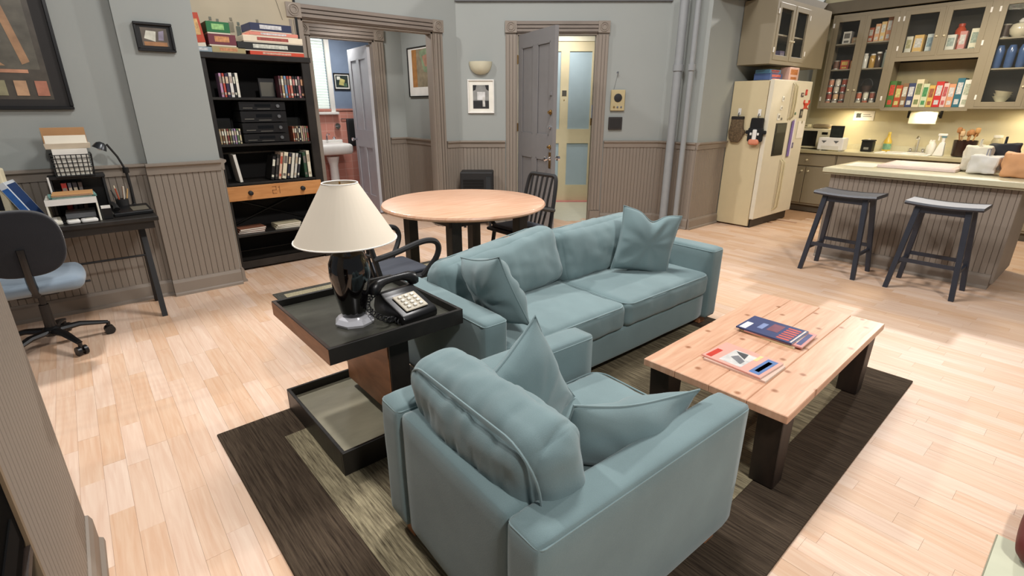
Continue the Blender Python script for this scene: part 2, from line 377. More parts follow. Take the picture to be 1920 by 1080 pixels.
wk = wall('wall_kitchen', (8.92, 3.48, 0), R(-90), 5.7, mt=KWALL, rail=False, H=3.0)
struct(MB().box(5.9, 8.92, 3.30, 3.475, 2.70, 2.86).build('trim_1', mat('#6d6452', .7, name='soffit_paint')))
struct(MB().box(8.55, 8.92, -2.2, 3.30, 2.72, 2.86).build('trim_2', mat('#6d6452', .7, name='soffit_paint')))
o = struct(MB().box(0, 2.6, -.03, .0, 2.685, 2.72).build('trim_3', mat('#5f5f62', .6, name='cornice_paint'), None, DWL, (0,0,R(-40))))
# half wall in the left foreground
hw = struct(MB().box(0, .80, 0, .15, 0, 1.4).build('wall_half', TRIM, None, (-.262, 1.26, 0), (0,0,R(90))))
wainscot(hw, 0, .80, pitch=.036, z_rail=1.36)
# ------------------------------------------------------------------ door casings
def casing(name, loc, rz, a, b, zt, wd=.13, dp=.035, jamb=.12):
    """a,b = opening edges; parts: two fluted legs, a header, rosette blocks, jamb lining"""
    r = bpy.data.objects.new(name, None); COL.objects.link(r); r.location = loc; r.rotation_euler = (0,0,rz); r['kind'] = 'structure'
    for x0 in (a - wd, b):
        m = MB().box(x0, x0+wd, -dp*.55, 0, 0, zt)
        for i in range(3): m.box(x0 + .012 + i*.04, x0 + .012 + i*.04 + .028, -dp, -dp*.5, .18, zt-.02)
        m.box(x0-.004, x0+wd+.004, -dp-.006, 0, 0, .17)
        m.build('casing_leg', TRIM, r)
        k = MB().box(x0-.006, x0+wd+.006, -dp-.008, 0, zt, zt+wd); kb = k.build('corner_block', TRIM, r)
        q = MB()
        for ra in (.05, .03): q.tube([(x0+wd/2+ra*math.cos(t*math.pi/10), -dp-.009, zt+wd/2+ra*math.sin(t*math.pi/10)) for t in range(20)], .007, 6, closed=True)
        q.build('rosette', TRIM, kb, smooth=True)
    h = MB().box(a, b, -dp*.55, 0, zt, zt+wd)
    for i in range(3): h.box(a, b, -dp, -dp*.5, zt + .012 + i*.04, zt + .04 + i*.04)
    h.build('casing_header', TRIM_D, r)
    if jamb:
        j = MB().box(a-.001, a+.02, 0, jamb, 0, zt).box(b-.02, b+.001, 0, jamb, 0, zt).box(a, b, 0, jamb, zt-.02, zt+.001)
        j.build('jamb', TRIM, r)
    return r
casing('trim_4', (.92, 5.70, 0), 0, 1.10, 2.63, 2.33)
casing('trim_5', DWL, R(-40), .733, 1.735, 2.346)
# hall behind the wide opening, bathroom beyond
HALLF = mat('#cfc4ae', .5, var=.08, name='hall_floor')
struct(MB().box(1.3, 4.0, 5.75, 6.98, -.08, -.002).build('floor_hall', FLOORW))
wh = wall('wall_hall', (1.4, 6.90, 0), 0, 2.40, openings=[(1.12, 1.98, 2.33)])
we = wall('wall_hall_end', (3.79, 6.90, 0), R(-90), 1.1, th=.1)
casing('trim_6', (1.4, 6.90, 0), 0, 1.12, 1.98, 2.33)
struct(MB().box(1.3, 1.4, 5.8, 7.0, 0, WH).build('wall_hall_side', PAINT))
struct(MB().box(1.3, 4.0, 5.7, 7.02, 2.72, 2.8).build('ceiling_hall', WHITE))
# bathroom
TILE = bpy.data.materials.new('pink_tile'); TILE.use_nodes = True
nt = TILE.node_tree; br = nt.nodes.new('ShaderNodeTexBrick'); tcx = nt.nodes.new('ShaderNodeTexCoord'); mpx = nt.nodes.new('ShaderNodeMapping')
mpx.inputs['Rotation'].default_value = (R(90), 0, 0); nt.links.new(tcx.outputs['Object'], mpx.inputs[0]); nt.links.new(mpx.outputs[0], br.inputs[0])
br.offset = 0; br.inputs['Scale'].default_value = 8; br.inputs['Brick Width'].default_value = 1; br.inputs['Row Height'].default_value = 1; br.inputs['Mortar Size'].default_value = .02
br.inputs['Color1'].default_value = lin('#cf8f7f')+(1,); br.inputs['Color2'].default_value = lin('#c78676')+(1,); br.inputs['Mortar'].default_value = lin('#d9b3a5')+(1,)
nt.links.new(br.outputs[0], nt.nodes['Principled BSDF'].inputs['Base Color']); nt.nodes['Principled BSDF'].inputs['Roughness'].default_value = .3
BLUEW = mat('#7f8fa6', .7, name='bathroom_paint')
struct(MB().box(1.9, 4.9, 7.02, 8.72, -.08, -.002).build('floor_bathroom', mat('#b98a78', .4, name='bathroom_floor')))
bw = struct(MB().box(1.9, 2.98, 8.6, 8.7, 0, WH).box(3.36, 4.9, 8.6, 8.7, 0, WH).box(2.98, 3.36, 8.6, 8.7, 0, 1.44).box(2.98, 3.36, 8.6, 8.7, 2.5, WH).build('wall_bathroom', BLUEW))
MB().box(1.9, 4.9, 8.585, 8.6, 0, 1.44).build('tile_wainscot', TILE, bw)
MB().box(1.9, 4.9, 8.57, 8.6, 1.44, 1.47).build('tile_cap', mat('#c98f80', .3), bw)
struct(MB().box(4.8, 4.9, 7.02, 8.7, 0, WH).build('wall_bathroom_right', BLUEW)); struct(MB().box(1.8, 1.9, 7.02, 8.7, 0, WH).build('wall_bathroom_left', BLUEW))
struct(MB().box(1.8, 4.9, 7.02, 8.72, 2.72, 2.8).build('ceiling_bathroom', WHITE))
win = bpy.data.objects.new('window_1', None); COL.objects.link(win); win['kind'] = 'structure'
MB().box(2.92, 2.98, 8.56, 8.6, 1.40, 2.56).box(3.36, 3.43, 8.56, 8.6, 1.40, 2.56).box(2.92, 3.43, 8.56, 8.6, 2.5, 2.58).build('window_frame', WHITE, win)
MB().box(2.90, 3.46, 8.5, 8.6, 1.38, 1.42).build('window_sill', WHITE, win, bevel=.006)
MB().box(2.98, 3.36, 8.64, 8.65, 1.44, 2.5).build('pane', emit('daylight_pane', (.9,1,.95), .7), win)
BL = mat('#e8efe8', .5, name='blind')
slat = MB().box(0, .37, -.014, .014, -.001, .001).mesh('slat'); slat.materials.append(BL)
for i in range(26):
    c = bpy.data.objects.new('slat', slat); COL.objects.link(c); c.parent = win; c.location = (2.985, 8.615, 1.46 + i*.04); c.rotation_euler = (R(48), 0, 0)
sink = thing('pedestal_sink', 'white pedestal sink against the pink bathroom tiles', 'sink', (3.2, 8.32, 0))
MB().lathe([(.13,0),(.11,.05),(.07,.2),(.065,.6),(.1,.74)], 16).build('pedestal', WHITE, sink, smooth=True)
MB().soft((.56,.44,.17), .06, 8, c=(0,0,.86)).build('basin', WHITE, sink, smooth=True)
MB().box(-.25, .25, .14, .24, .93, .99).build('splash', WHITE, sink, bevel=.01)
MB().tube([(0,.17,.98),(0,.17,1.06),(0,.12,1.1),(0,.04,1.08)], .012).build('tap', CHROME, sink, smooth=True)
for s_ in (-.12, .12): MB().lathe([(.02,0),(.03,.03),(.012,.06)], 10, c=(s_,.17,.98)).build('tap_handle', CHROME, sink, smooth=True)
tw = thing('hand_towel', 'black hand towel hanging on the bathroom wall', 'towel', (3.67, 8.56, 0))
MB().soft((.17,.045,.44), .02, 8, nz=.008, nf=9, c=(0,0,1.09)).build('cloth', BLKM, tw, smooth=True)
MB().tube([(-.16,0,1.31),(.16,0,1.31)], .008).cyl((-.16,0,1.31),(-.16,.03,1.31), .01).cyl((.16,0,1.31),(.16,.03,1.31), .01).build('rail', CHROME, tw, smooth=True)
hld = thing('wall_holder', 'small chrome tumbler holder on the pink bathroom tiles', 'holder', (3.42, 8.55, 1.2))
MB().lathe([(.05,0),(.045,.03)], 14, M=T(rx=R(90))).build('plate', CHROME, hld, smooth=True); MB().tube([(0,-.06,0)]+[(.04*math.sin(t),-.06-.03*math.cos(t)+.03,0) for t in (0,1,2,3,4,5,6)], .006).build('ring', CHROME, hld)
# corridor outside the front door (door-wall frame)
def DW(name, mb, mt, **k): return struct(mb.build(name, mt, None, DWL, (0,0,R(-40)), **k))
DW('floor_corridor', MB().box(.2, 3.4, .12, 2.0, -.08, -.002), mat('#d3d1bd', .4, var=.05, name='lino'))
CW = mat('#d6d0bb', .6, var=.04, name='corridor_paint')
DW('wall_corridor', MB().box(.2, 3.4, 1.78, 1.9, 0, WH), CW)
DW('wall_corridor_side', MB().box(.2, .3, .12, 1.8, 0, WH).box(3.3, 3.4, .12, 1.8, 0, WH), CW)
DW('ceiling_corridor', MB().box(.2, 3.4, .12, 1.9, WH, WH+.08), WHITE)
# ------------------------------------------------------------------ doors
def panel_door(root, W, H, th, mt, panels, mtp=None, z0=.01):
    """frame of stiles and rails with recessed panels; root local x along leaf, y thickness"""
    xs = sorted({0, W} | {p[0] for p in panels} | {p[1] for p in panels}); zs = sorted({z0, H} | {p[2] for p in panels} | {p[3] for p in panels})
    m = MB()
    for i in range(len(xs)-1):
        for j in range(len(zs)-1):
            cx_, cz = (xs[i]+xs[i+1])/2, (zs[j]+zs[j+1])/2
            if not any(p[0] < cx_ < p[1] and p[2] < cz < p[3] for p in panels): m.box(xs[i], xs[i+1], 0, th, zs[j], zs[j+1])
    m.build('leaf', mt, root)
    for p in panels:
        MB().box(p[0], p[1], th*.3, th*.7, p[2], p[3]).build('panel', mtp or mt, root)
        q = MB()
        for yy in (.0, th-.008):
            q.box(p[0], p[0]+.018, yy, yy+.008, p[2], p[3]).box(p[1]-.018, p[1], yy, yy+.008, p[2], p[3]).box(p[0], p[1], yy, yy+.008, p[2], p[2]+.018).box(p[0], p[1], yy, yy+.008, p[3]-.018, p[3])
        q.build('panel_moulding', mt, root)
DGREY = mat('#7d7b7b', .5, var=.04, name='door_paint')
d1 = bpy.data.objects.new('door_1', None); COL.objects.link(d1); d1['kind'] = 'structure'
s0 = .76; d1.location = (DWL[0] + s0*math.cos(R(-40)) , DWL[1] + s0*math.sin(R(-40)), 0); d1.rotation_euler = (0,0,R(-40-66))
panel_door(d1, .94, 2.32, .045, DGREY, [(.10,.42,1.18,2.18),(.52,.84,1.18,2.18),(.10,.42,.22,.92),(.52,.84,.22,.92)])
for z, r_, mt_ in ((1.44,.028,BRASS),(1.28,.02,CHROME),(1.06,.024,BRASS)):
    MB().lathe([(r_,0),(r_,.012),(r_*.5,.02),(r_*.6,.035)], 14, M=T((.885,0,z), rx=R(90))).build('lock', mt_, d1, smooth=True)
    MB().lathe([(r_,0),(r_,.012)], 14, M=T((.885,.045,z), rx=R(-90))).build('lock', mt_, d1, smooth=True)
kn = MB().lathe([(.03,0),(.012,.012),(.012,.04),(.03,.05),(.03,.075),(.015,.085)], 14, M=T((.885,0,.93), rx=R(90))); kn.lathe([(.03,0),(.012,.012),(.012,.04),(.03,.05),(.03,.075),(.015,.085)], 14, M=T((.885,.045,.93), rx=R(-90)))
kn.build('door_knob', CHROME, d1, smooth=True)
MB().box(.86, .91, -.004, 0, .82, 1.0).build('knob_plate', BRASS, d1)
MB().box(.86, .90, -.02, 0, 1.62, 1.65).build('peephole_cover', DGREY, d1)
for z in (.3, 1.2, 2.0): MB().cyl((0,-.008,z),(0,-.008,z+.1), .008).build('hinge', BRASS, d1)
d2 = bpy.data.objects.new('door_2', None); COL.objects.link(d2); d2['kind'] = 'structure'
d2.location = (3.36, 7.0, 0); d2.rotation_euler = (0,0,R(85))
DW2 = mat('#c3c4c8', .5, var=.04, name='bathroom_door_paint')
panel_door(d2, .80, 2.28, .04, DW2, [(.09,.37,1.16,2.14),(.44,.71,1.16,2.14),(.09,.37,.22,.95),(.44,.71,.22,.95)])
for sgn, yy in ((90,0),(-90,.04)): MB().lathe([(.025,0),(.01,.01),(.01,.035),(.026,.045),(.026,.07)], 12, M=T((.75,yy,1.03), rx=R(sgn))).build('door_knob', CHROME, d2, smooth=True)
d3 = bpy.data.objects.new('door_3', None); COL.objects.link(d3); d3['kind'] = 'structure'; d3.location = DWL; d3.rotation_euler = (0,0,R(-40))
sub = bpy.data.objects.new('leaf_frame', None); COL.objects.link(sub)
FROST = mat('#a9bcc4', .35, var=.03, name='frosted_glass')
BEIGE = mat('#d3c6a2', .5, var=.04, name='beige_door_paint')
bpy.data.objects.remove(sub)
m = MB(); pans = [(1.14,1.44,1.16,2.30),(1.57,1.92,1.16,2.30),(1.14,1.44,.27,.94),(1.57,1.92,.27,.94)]
xs = sorted({1.0,2.06}|{p[0] for p in pans}|{p[1] for p in pans}); zs = sorted({.01,2.44}|{p[2] for p in pans}|{p[3] for p in pans})
for i in range(len(xs)-1):
    for j in range(len(zs)-1):
        cx_, cz = (xs[i]+xs[i+1])/2, (zs[j]+zs[j+1])/2
        if not any(p[0] < cx_ < p[1] and p[2] < cz < p[3] for p in pans): m.box(xs[i], xs[i+1], 1.68, 1.725, zs[j], zs[j+1])
m.build('leaf', BEIGE, d3)
for p in pans:
    MB().box(p[0], p[1], 1.70, 1.71, p[2], p[3]).build('pane', FROST, d3)
MB().box(1.47, 1.54, 1.674, 1.68, 1.66, 1.74).build('number_plate', mat('#4b463c', .4), d3)
MB().lathe([(.009,0),(.009,.006)], 10, M=T((1.505,1.68,1.60), rx=R(90))).build('peephole', BRASS, d3)
MB().box(.94, 1.0, 1.66, 1.78, 0, 2.56).box(2.06, 2.14, 1.66, 1.78, 0, 2.56).box(1.0, 2.06, 1.66, 1.78, 2.44, 2.56).build('door_frame', mat('#e3dcc3', .5), d3)
MB().box(1.0, 2.06, 1.60, 1.68, -.001, .012).build('threshold', mat('#d98b86', .4, name='pink_threshold'), d3)
kk = thing('door_chain', 'brass door chain plate on the right door casing', 'door chain', DWL, R(-40)); MB().box(1.70, 1.715, .02, .08, 1.36, 1.52).build('plate', CHROME, kk); MB().tube([(1.705,.05,1.36),(1.703,.05,1.31),(1.705,.05,1.27)], .008).build('chain', BRASS, kk)
# ------------------------------------------------------------------ rugs
rug = thing('area_rug', 'dark brown woven rug with paler inner band under the coffee table and armchair', 'rug', (.29, .40, 0), R(1.5))
MB().box(0, 3.14, 0, 2.10, .0, .010).build('border', RUG_D, rug, bevel=.003)
m = MB()
for a in ((.24,2.90,.24,.42),(.24,2.90,1.68,1.86),(.24,.42,.42,1.68),(2.72,2.90,.42,1.68)): m.box(*a, .010, .0125)
m.build('pale_band', RUG_L, rug); MB().box(.42, 2.72, .42, 1.68, .010, .0118).build('centre', rugmat('rug_centre', '#3a3229', '#857a62', (120,6,4)), rug)
rug2 = thing('straw_mat', 'pale straw mat with grey border under the round dining table', 'mat', (1.03, 2.72, 0), 0)
MB().box(0, 2.6, 0, 1.66, 0, .006).build('border', RUG2_D, rug2); MB().box(.07, 2.53, .07, 1.59, .006, .008).build('centre', RUG2_L, rug2)
mat3 = thing('door_mat', 'pale grey green mat on the floor at the right foreground corner', 'mat', (1.55, -.80, 0), 0)
MB().box(0, .77, 0, .76, 0, .006).build('pad', mat('#c9cab0', .7, name='pale_mat'), mat3); MB().box(-.004, .774, -.004, .764, 0, .003).build('backing', mat('#8f8d78', .8), mat3)
ot = thing('floor_cushion', 'dark red cushion lying on the floor at the right edge of the picture', 'cushion', (2.36, -.27, 0))
MB().soft((.36,.36,.11), .05, 12, bulge=(.01,.01,.02), c=(0,0,.06)).build('cover', mat('#5c1f1c', .6, name='red_cover'), ot, smooth=True)
MB().tube([(.16*math.cos(t*math.pi/12), .16*math.sin(t*math.pi/12), .113) for t in range(24)], .004, 5, closed=True).build('piping', mat('#4a1715', .6), ot, smooth=True)
# ------------------------------------------------------------------ sofa
def rect_seam(w_, h_, z, r, inset=.02, n=6, c=(0,0)):
    pts = []
    for sx, sy, a0 in ((1,1,0),(-1,1,90),(-1,-1,180),(1,-1,270)):
        for i in range(n+1):
            a = R(a0 + 90*i/n); pts.append((c[0]+sx*(w_/2-r)+r*math.cos(a)*1, c[1]+sy*(h_/2-r)+r*math.sin(a), z))
    return pts
def cushion(name, root, size, r, loc, rot, bulge, nz, seed, piping='x', n=40, wr=.012, rings=(-1, 1)):
    wa = max(range(3), key=lambda i: size[i])
    o = MB().soft(size, r, n, bulge=bulge, nz=nz, nf=7, seed=seed, wr=wr, wa=wa).build(name, TEAL, root, loc, rot, smooth=True, ang=80)
    # piping runs round the two long faces; axis = thickness axis
    ax = {'x':0,'y':1,'z':2}[piping]; b_, c_ = (ax+1)%3, (ax+2)%3; H = [q/2 for q in size]
    m = MB()
    for sg in rings:
        pts = []
        for (u, v, z) in rect_seam(size[b_]-.012, size[c_]-.012, 0, r*1.4):
            p = [0,0,0]; p[ax] = sg*(H[ax]-r*.28); p[b_] = u; p[c_] = v
            pu, pv = p[b_]/H[b_], p[c_]/H[c_]
            p[b_] += pu*bulge[b_]*(1-pv*pv)*.75; p[c_] += pv*bulge[c_]*(1-pu*pu)*.75
            pts.append(p)
        m.tube(pts, .004, 6, closed=True)
    if rings: m.build('piping', TEAL_D, o, smooth=True)
    return o
SX, SY = 1.24, 1.67
sofa = thing('sofa', 'blue green two seat fabric sofa behind the coffee table', 'sofa', (SX, SY, 0))
AH = .58
for nm, c, sz in (('arm',(.07,.42,.325),(.14,.84,.51)),('arm',(2.03,.42,.325),(.14,.84,.51)),('back_frame',(1.05,.775,.315),(1.82,.13,.49)),('base',(1.05,.375,.165),(1.82,.70,.19))):
    o = MB().soft(sz, .022, 10, bulge=(.004,.004,.004), nz=.003, seed=len(nm)).build(nm, TEAL, sofa, c, smooth=True, ang=80)
    if nm == 'arm':
        MB().tube(rect_seam(.135, .835, .237, .02), .003, 6, closed=True).build('piping', TEAL_D, o, smooth=True)
for i in range(2):
    cushion('seat_cushion', sofa, (.905,.67,.165), .045, (.595 + .91*i, .335, .335), (0,0,0), (.006,.01,.022), .006, i+1, 'z', rings=(1,), wr=.006)
    cushion('back_cushion', sofa, (.91,.20,.38), .075, (.59 + .91*i, .62, .55 + .015*i), (R(-14), R((-6,-2)[i]), R(3-4*i)), (.012,.05,.006), .014, i+4, 'y', rings=(1,), wr=.016)
for a in ((.05,.05),(1.98,.05),(.05,.72),(1.98,.72)): MB().box(a[0], a[0]+.07, a[1], a[1]+.07, .013, .075).build('foot', BROWN, sofa, bevel=.004)
def throw(label, loc, rot, w_=.46, h_=.46, t=.17, seed=0, sofa_name='sofa cushions', wr=.014, conc=.08, chop=0):
    p = thing('throw_pillow', label, 'pillow', loc, rot=rot, group=None)
    MB().pillow(w_, h_, t, 34, seed, conc, wr, None, chop).build('cover', TEAL, p, smooth=True, ang=100)
    pts = []
    for k in range(80):
        s_ = k/20; q = int(s_); f_ = -1 + 2*(s_-q)
        u, v = ((1,f_),(-f_,1),(-1,-f_),(f_,-1))[q]
        pts.append((w_/2*u*(1-conc*(1-v*v)*u*u), h_/2*v*(1-conc*(1-u*u)*v*v), .03*noise.noise(Vector((w_/2*u*2, h_/2*v*2, 3)) + Vector((seed*5.1, seed*2.7, 0)))))
    pts = [(a, b - chop*math.exp(-((2*a/w_-.05)/.32)**2)*max(0, (2*b/h_+.3)/1.3)**1.5, c) for a, b, c in pts]
    MB().tube(pts, .0035, 5, closed=True).build('seam', TEAL_D, p, smooth=True); return p
throw('blue green throw pillow standing upright against the right arm of the sofa', (2.85, 1.98, .632), (R(80), R(11), R(-36)), .41, .43, .15, 3, chop=.06)
throw('crumpled blue green throw pillow leaning on the left arm of the sofa', (1.50, 1.93, .615), (R(72), R(14), R(84)), .40, .38, .19, 5, wr=.015)
# ------------------------------------------------------------------ armchair
ac = thing('armchair', 'blue green fabric armchair in the foreground seen from behind', 'armchair', (.605, .625, 0), R(-1.5))
L_, D_ = .945, .835
for nm, c, sz in (('arm',(L_/2,.065,.32),(L_,.13,.50)),('arm',(L_/2,D_-.065,.32),(L_,.13,.50)),('back_frame',(.07,D_/2,.315),(.13,D_-.265,.49)),('base',(.50,D_/2,.165),(.76,D_-.27,.19))):
    o = MB().soft(sz, .024, 10, bulge=(.004,.004,.004), nz=.003, seed=len(nm)+3).build(nm, TEAL, ac, c, smooth=True, ang=80)
    if nm == 'arm': MB().tube(rect_seam(L_-.008, .122, .232, .02), .003, 6, closed=True).build('piping', TEAL_D, o, smooth=True)
cushion('seat_cushion', ac, (.80,.535,.165), .045, (.545, D_/2, .335), (0,0,0), (.012,.006,.022), .006, 9, 'z', rings=(1,), wr=.006)
cushion('back_cushion', ac, (.21,.64,.33), .075, (.175, D_/2, .575), (0,R(-10),0), (.03,.012,.02), .014, 11, 'x', 56, .013, rings=(-1,))
for a in ((.03,.03),(.03,.71),(.83,.03),(.83,.71)): MB().box(a[0], a[0]+.06, a[1], a[1]+.06, .013, .075).build('foot', BROWN, ac, bevel=.004)
throw('blue green throw pillow propped on its corner in the armchair nearest the sofa', (.99, 1.14, .535), (R(76), R(62), R(-8)), .44, .44, .15, 8)
throw('dark shaded throw pillow leaning against the near arm of the armchair', (1.14, .82, .495), (R(106), R(12), R(-10)), .54, .36, .17, 12)
# ------------------------------------------------------------------ end table
et = thing('end_table', 'black tray top end table with open base between sofa and armchair', 'end table', (.59, 1.81, .0128), R(1))
TW, TD = .64, .69
MB().box(.012, TW-.012, .012, TD-.012, .545, .566).build('tray_panel', TRAYTOP, et)
for a in ((0,TW,0,.016),(0,TW,TD-.016,TD),(TW-.016,TW,.016,TD-.016)): MB().box(*a, .53, .602).build('tray_rim', BLACKW, et, bevel=.002)
MB().box(0, .016, .016, TD-.016, .53, .602).build('tray_rim', mat('#3a2a20', .5, name='worn_edge'), et, bevel=.002)
MB().box(-.001, .0, .0, TD, .531, .598).build('rim_face', BROWN, et)
MB().box(.30, .40, .10, .60, .115, .545).build('column', BLACKW, et, bevel=.003)
MB().box(.296, .30, .11, .59, .12, .54).build('column_face', BROWN, et)
MB().box(.012, .60, .012, TD-.012, .05, .07).build('base_panel', TRAYTOP2, et)
for a in ((0,.612,0,.016),(0,.612,TD-.016,TD),(0,.016,.016,TD-.016),(.596,.612,.016,TD-.016)): MB().box(*a, .0, .115).build('base_rim', BLACKW, et, bevel=.002)
# lamp
lamp = thing('table_lamp', 'table lamp with cream cone shade and glossy black urn base', 'lamp', (.815, 2.08, .5795))
MB().lathe([(.085,0),(.09,.012),(.075,.03),(.06,.038)], 8).build('crystal_foot', mat('#f0f0f8', .12, .35, name='crystal'), lamp)
MB().lathe([(.048,.036),(.055,.05),(.075,.15),(.088,.23),(.086,.28),(.068,.325),(.035,.345),(.03,.35)], 28).build('urn', mat('#0b090a', .08, coat=.6, name='black_glaze'), lamp, smooth=True)
MB().lathe([(.03,.35),(.03,.385),(.012,.39),(.012,.46)], 14).build('socket', mat('#b7a77f', .35, .8), lamp, smooth=True)
sh = MB(); pr = [(.213,.385),(.072,.625)]
sh.lathe([(.213,.385),(.072,.625),(.070,.624),(.211,.385)], 40, caps=False)
SHADE = mat('#e6dac6', .8, var=.02, name='shade_cloth')
s_o = sh.build('shade', SHADE, lamp, smooth=True)
MB().tube([(.213*math.cos(t*math.pi/20), .213*math.sin(t*math.pi/20), .386) for t in range(40)], .003, 6, closed=True).tube([(.072*math.cos(t*math.pi/12), .072*math.sin(t*math.pi/12), .624) for t in range(24)], .003, 6, closed=True).build('shade_trim', WHITE, s_o, smooth=True)
MB().cyl((-.07,0,.615),(.07,0,.615), .003).cyl((0,0,.46),(0,0,.63), .004).build('harp', BRASS, lamp)
# telephone
ph = thing('telephone', 'black push button telephone on the end table', 'telephone', (1.035, 2.02, .5795), R(8))
# local: -y front of the phone
prof = [(-.125,0),(.105,0),(.115,.04),(.09,.105),(.045,.115),(.02,.095),(-.115,.045),(-.128,.03)]
MB().prism(prof, 'x', -.095, .095).build('body', BLK, ph, bevel=.008, seg=2, smooth=True)
sl = math.atan2(.05, .135)
pl = MB().box(-.062, .062, -.055, .06, 0, .006, T((0,-.05,.073), rx=sl)).build('keypad_plate', mat('#b9b09c', .4, name='keypad_plate'), ph, bevel=.003)
for i in range(3):
    for j in range(4):
        MB().box(-.009, .009, -.007, .007, 0, .008, T((-.034+.034*i, -.05+(-.036+.024*j)*math.cos(sl), .079+(-.036+.024*j)*math.sin(sl)), rx=sl)).build('key', mat('#e7e2d6', .4), pl, bevel=.002)
MB().tube([(-.115,.07,.112),(-.112,.07,.125),(-.10,.07,.142),(-.085,.073,.15),(-.05,.075,.156),(0,.075,.158),(.05,.075,.156),(.085,.073,.15),(.10,.07,.142),(.112,.07,.125),(.115,.07,.112)], [.024,.029,.03,.026,.018,.016,.018,.026,.03,.029,.024], 14).build('handset', BLK, ph, smooth=True)
co = []
for i in range(220):
    t = i/219; a = t*math.pi*2*22
    px = -.11 - .05*math.sin(t*math.pi*1.6) - .035*t; py = .06 - .17*t + .03*math.sin(t*9); pz = .10*(1-t)**2 + .016
    co.append((px + .011*math.cos(a), py + .004*math.sin(a*.5), max(.004, pz + .011*math.sin(a))))
MB().tube(co, .0032, 5).build('coiled_cord', BLKM, ph, smooth=True)
# ------------------------------------------------------------------ coffee table
ct = thing('coffee_table', 'low coffee table with knotty pine plank top and black block legs', 'coffee table', (1.845, .58, 0), R(2))
CL, CD_, CH = 1.30, .64, .40
for i in range(4): MB().box(0, CL, i*CD_/4+.0005, (i+1)*CD_/4-.0005, CH-.035, CH).build('top_plank', PINE, ct, bevel=.003)
for x0, fx in ((.03,1),(CL-.15,-1)):
    for y0 in (.02, CD_-.12):
        a0 = x0 + (.03 if fx > 0 else 0); a1 = x0 + .12 - (.0 if fx > 0 else .03)
        MB().hexa([(a0,y0,.0125),(a1,y0,.0125),(a1,y0+.10,.0125),(a0,y0+.10,.0125)], [(x0,y0,CH-.035),(x0+.12,y0,CH-.035),(x0+.12,y0+.10,CH-.035),(x0,y0+.10,CH-.035)]).build('leg', DARKW, ct, bevel=.003)
def magazine(label, x, y, z, rz, cols, w_=.21, h_=.275, th=.007):
    m = thing('magazine', label, 'magazine', (x, y, z), rz)
    MB().box(-w_/2, w_/2, -h_/2, h_/2, .0006, th-.0006).build('pages', PAPER, m)
    MB().box(-w_/2-.001, w_/2+.001, -h_/2-.001, h_/2+.001, th-.0006, th).box(-w_/2-.001, w_/2+.001, -h_/2-.001, h_/2+.001, 0, .0006).box(-w_/2-.0015, -w_/2, -h_/2-.001, h_/2+.001, 0, th).build('cover', mat(cols[0], .35), m)
    for p in cols[1]:
        if len(p) == 2:
            MB().prism([(-w_/2+a*w_, -h_/2+b*h_) for a, b in p[0]], 'z', th, th+.0006).build('print', mat(p[1], .35, var=.25, scale=30), m); continue
        a, b, c, d, col = p
        MB().box(-w_/2+a*w_, -w_/2+b*w_, -h_/2+c*h_, -h_/2+d*h_, th, th+.0004).build('print', mat(col, .35, var=.25, scale=30), m)
    return m
magazine('pink covered magazine lying underneath at the front of the coffee table', 2.125, .895, CH, R(1), ('#d8b9a8', []), .205, .28, .009)
magazine('pink magazine with black and white photo, topmost of the front pile on the coffee table', 2.135, .91, CH+.0095, R(-2),
  ('#e3a394', [(.06,.55,.86,.96,'#c0392b'),(.10,.80,.36,.74,'#c9c7c2'),([(.22,.42),(.42,.42),(.58,.60),(.40,.66)],'#77777a'),([(.50,.46),(.78,.50),(.74,.70),(.62,.60)],'#4a4b4e'),(.62,.95,.30,.36,'#d8c48a'),(.08,.92,.05,.22,'#5878a8'),(.2,.8,.10,.17,'#cfd9e6')]))
magazine('cream magazine at the bottom of the back pile on the coffee table', 2.555, .945, CH, R(-3), ('#d6c39a', []), .20, .275, .010)
magazine('pink edged magazine in the middle of the back pile on the coffee table', 2.56, .925, CH+.0105, R(3), ('#cf8f88', [(.1,.9,.04,.12,'#3d4a78'),(.2,.7,.13,.16,'#e6d9d0')]))
magazine('navy blue magazine with orange lettering, topmost of the back pile on the coffee table', 2.555, .965, CH+.018, R(1),
  ('#34406a', [(.04,.5,.84,.96,'#e8e6df'),(.3,.7,.62,.72,'#7d8db5'),(.35,.85,.36,.56,'#7a4a58')] + [(.08+.14*i,.16+.14*i,.08,.30,'#c9584a') for i in range(6)] + [(.04,.96,.02,.05,'#d8c9c0')]))
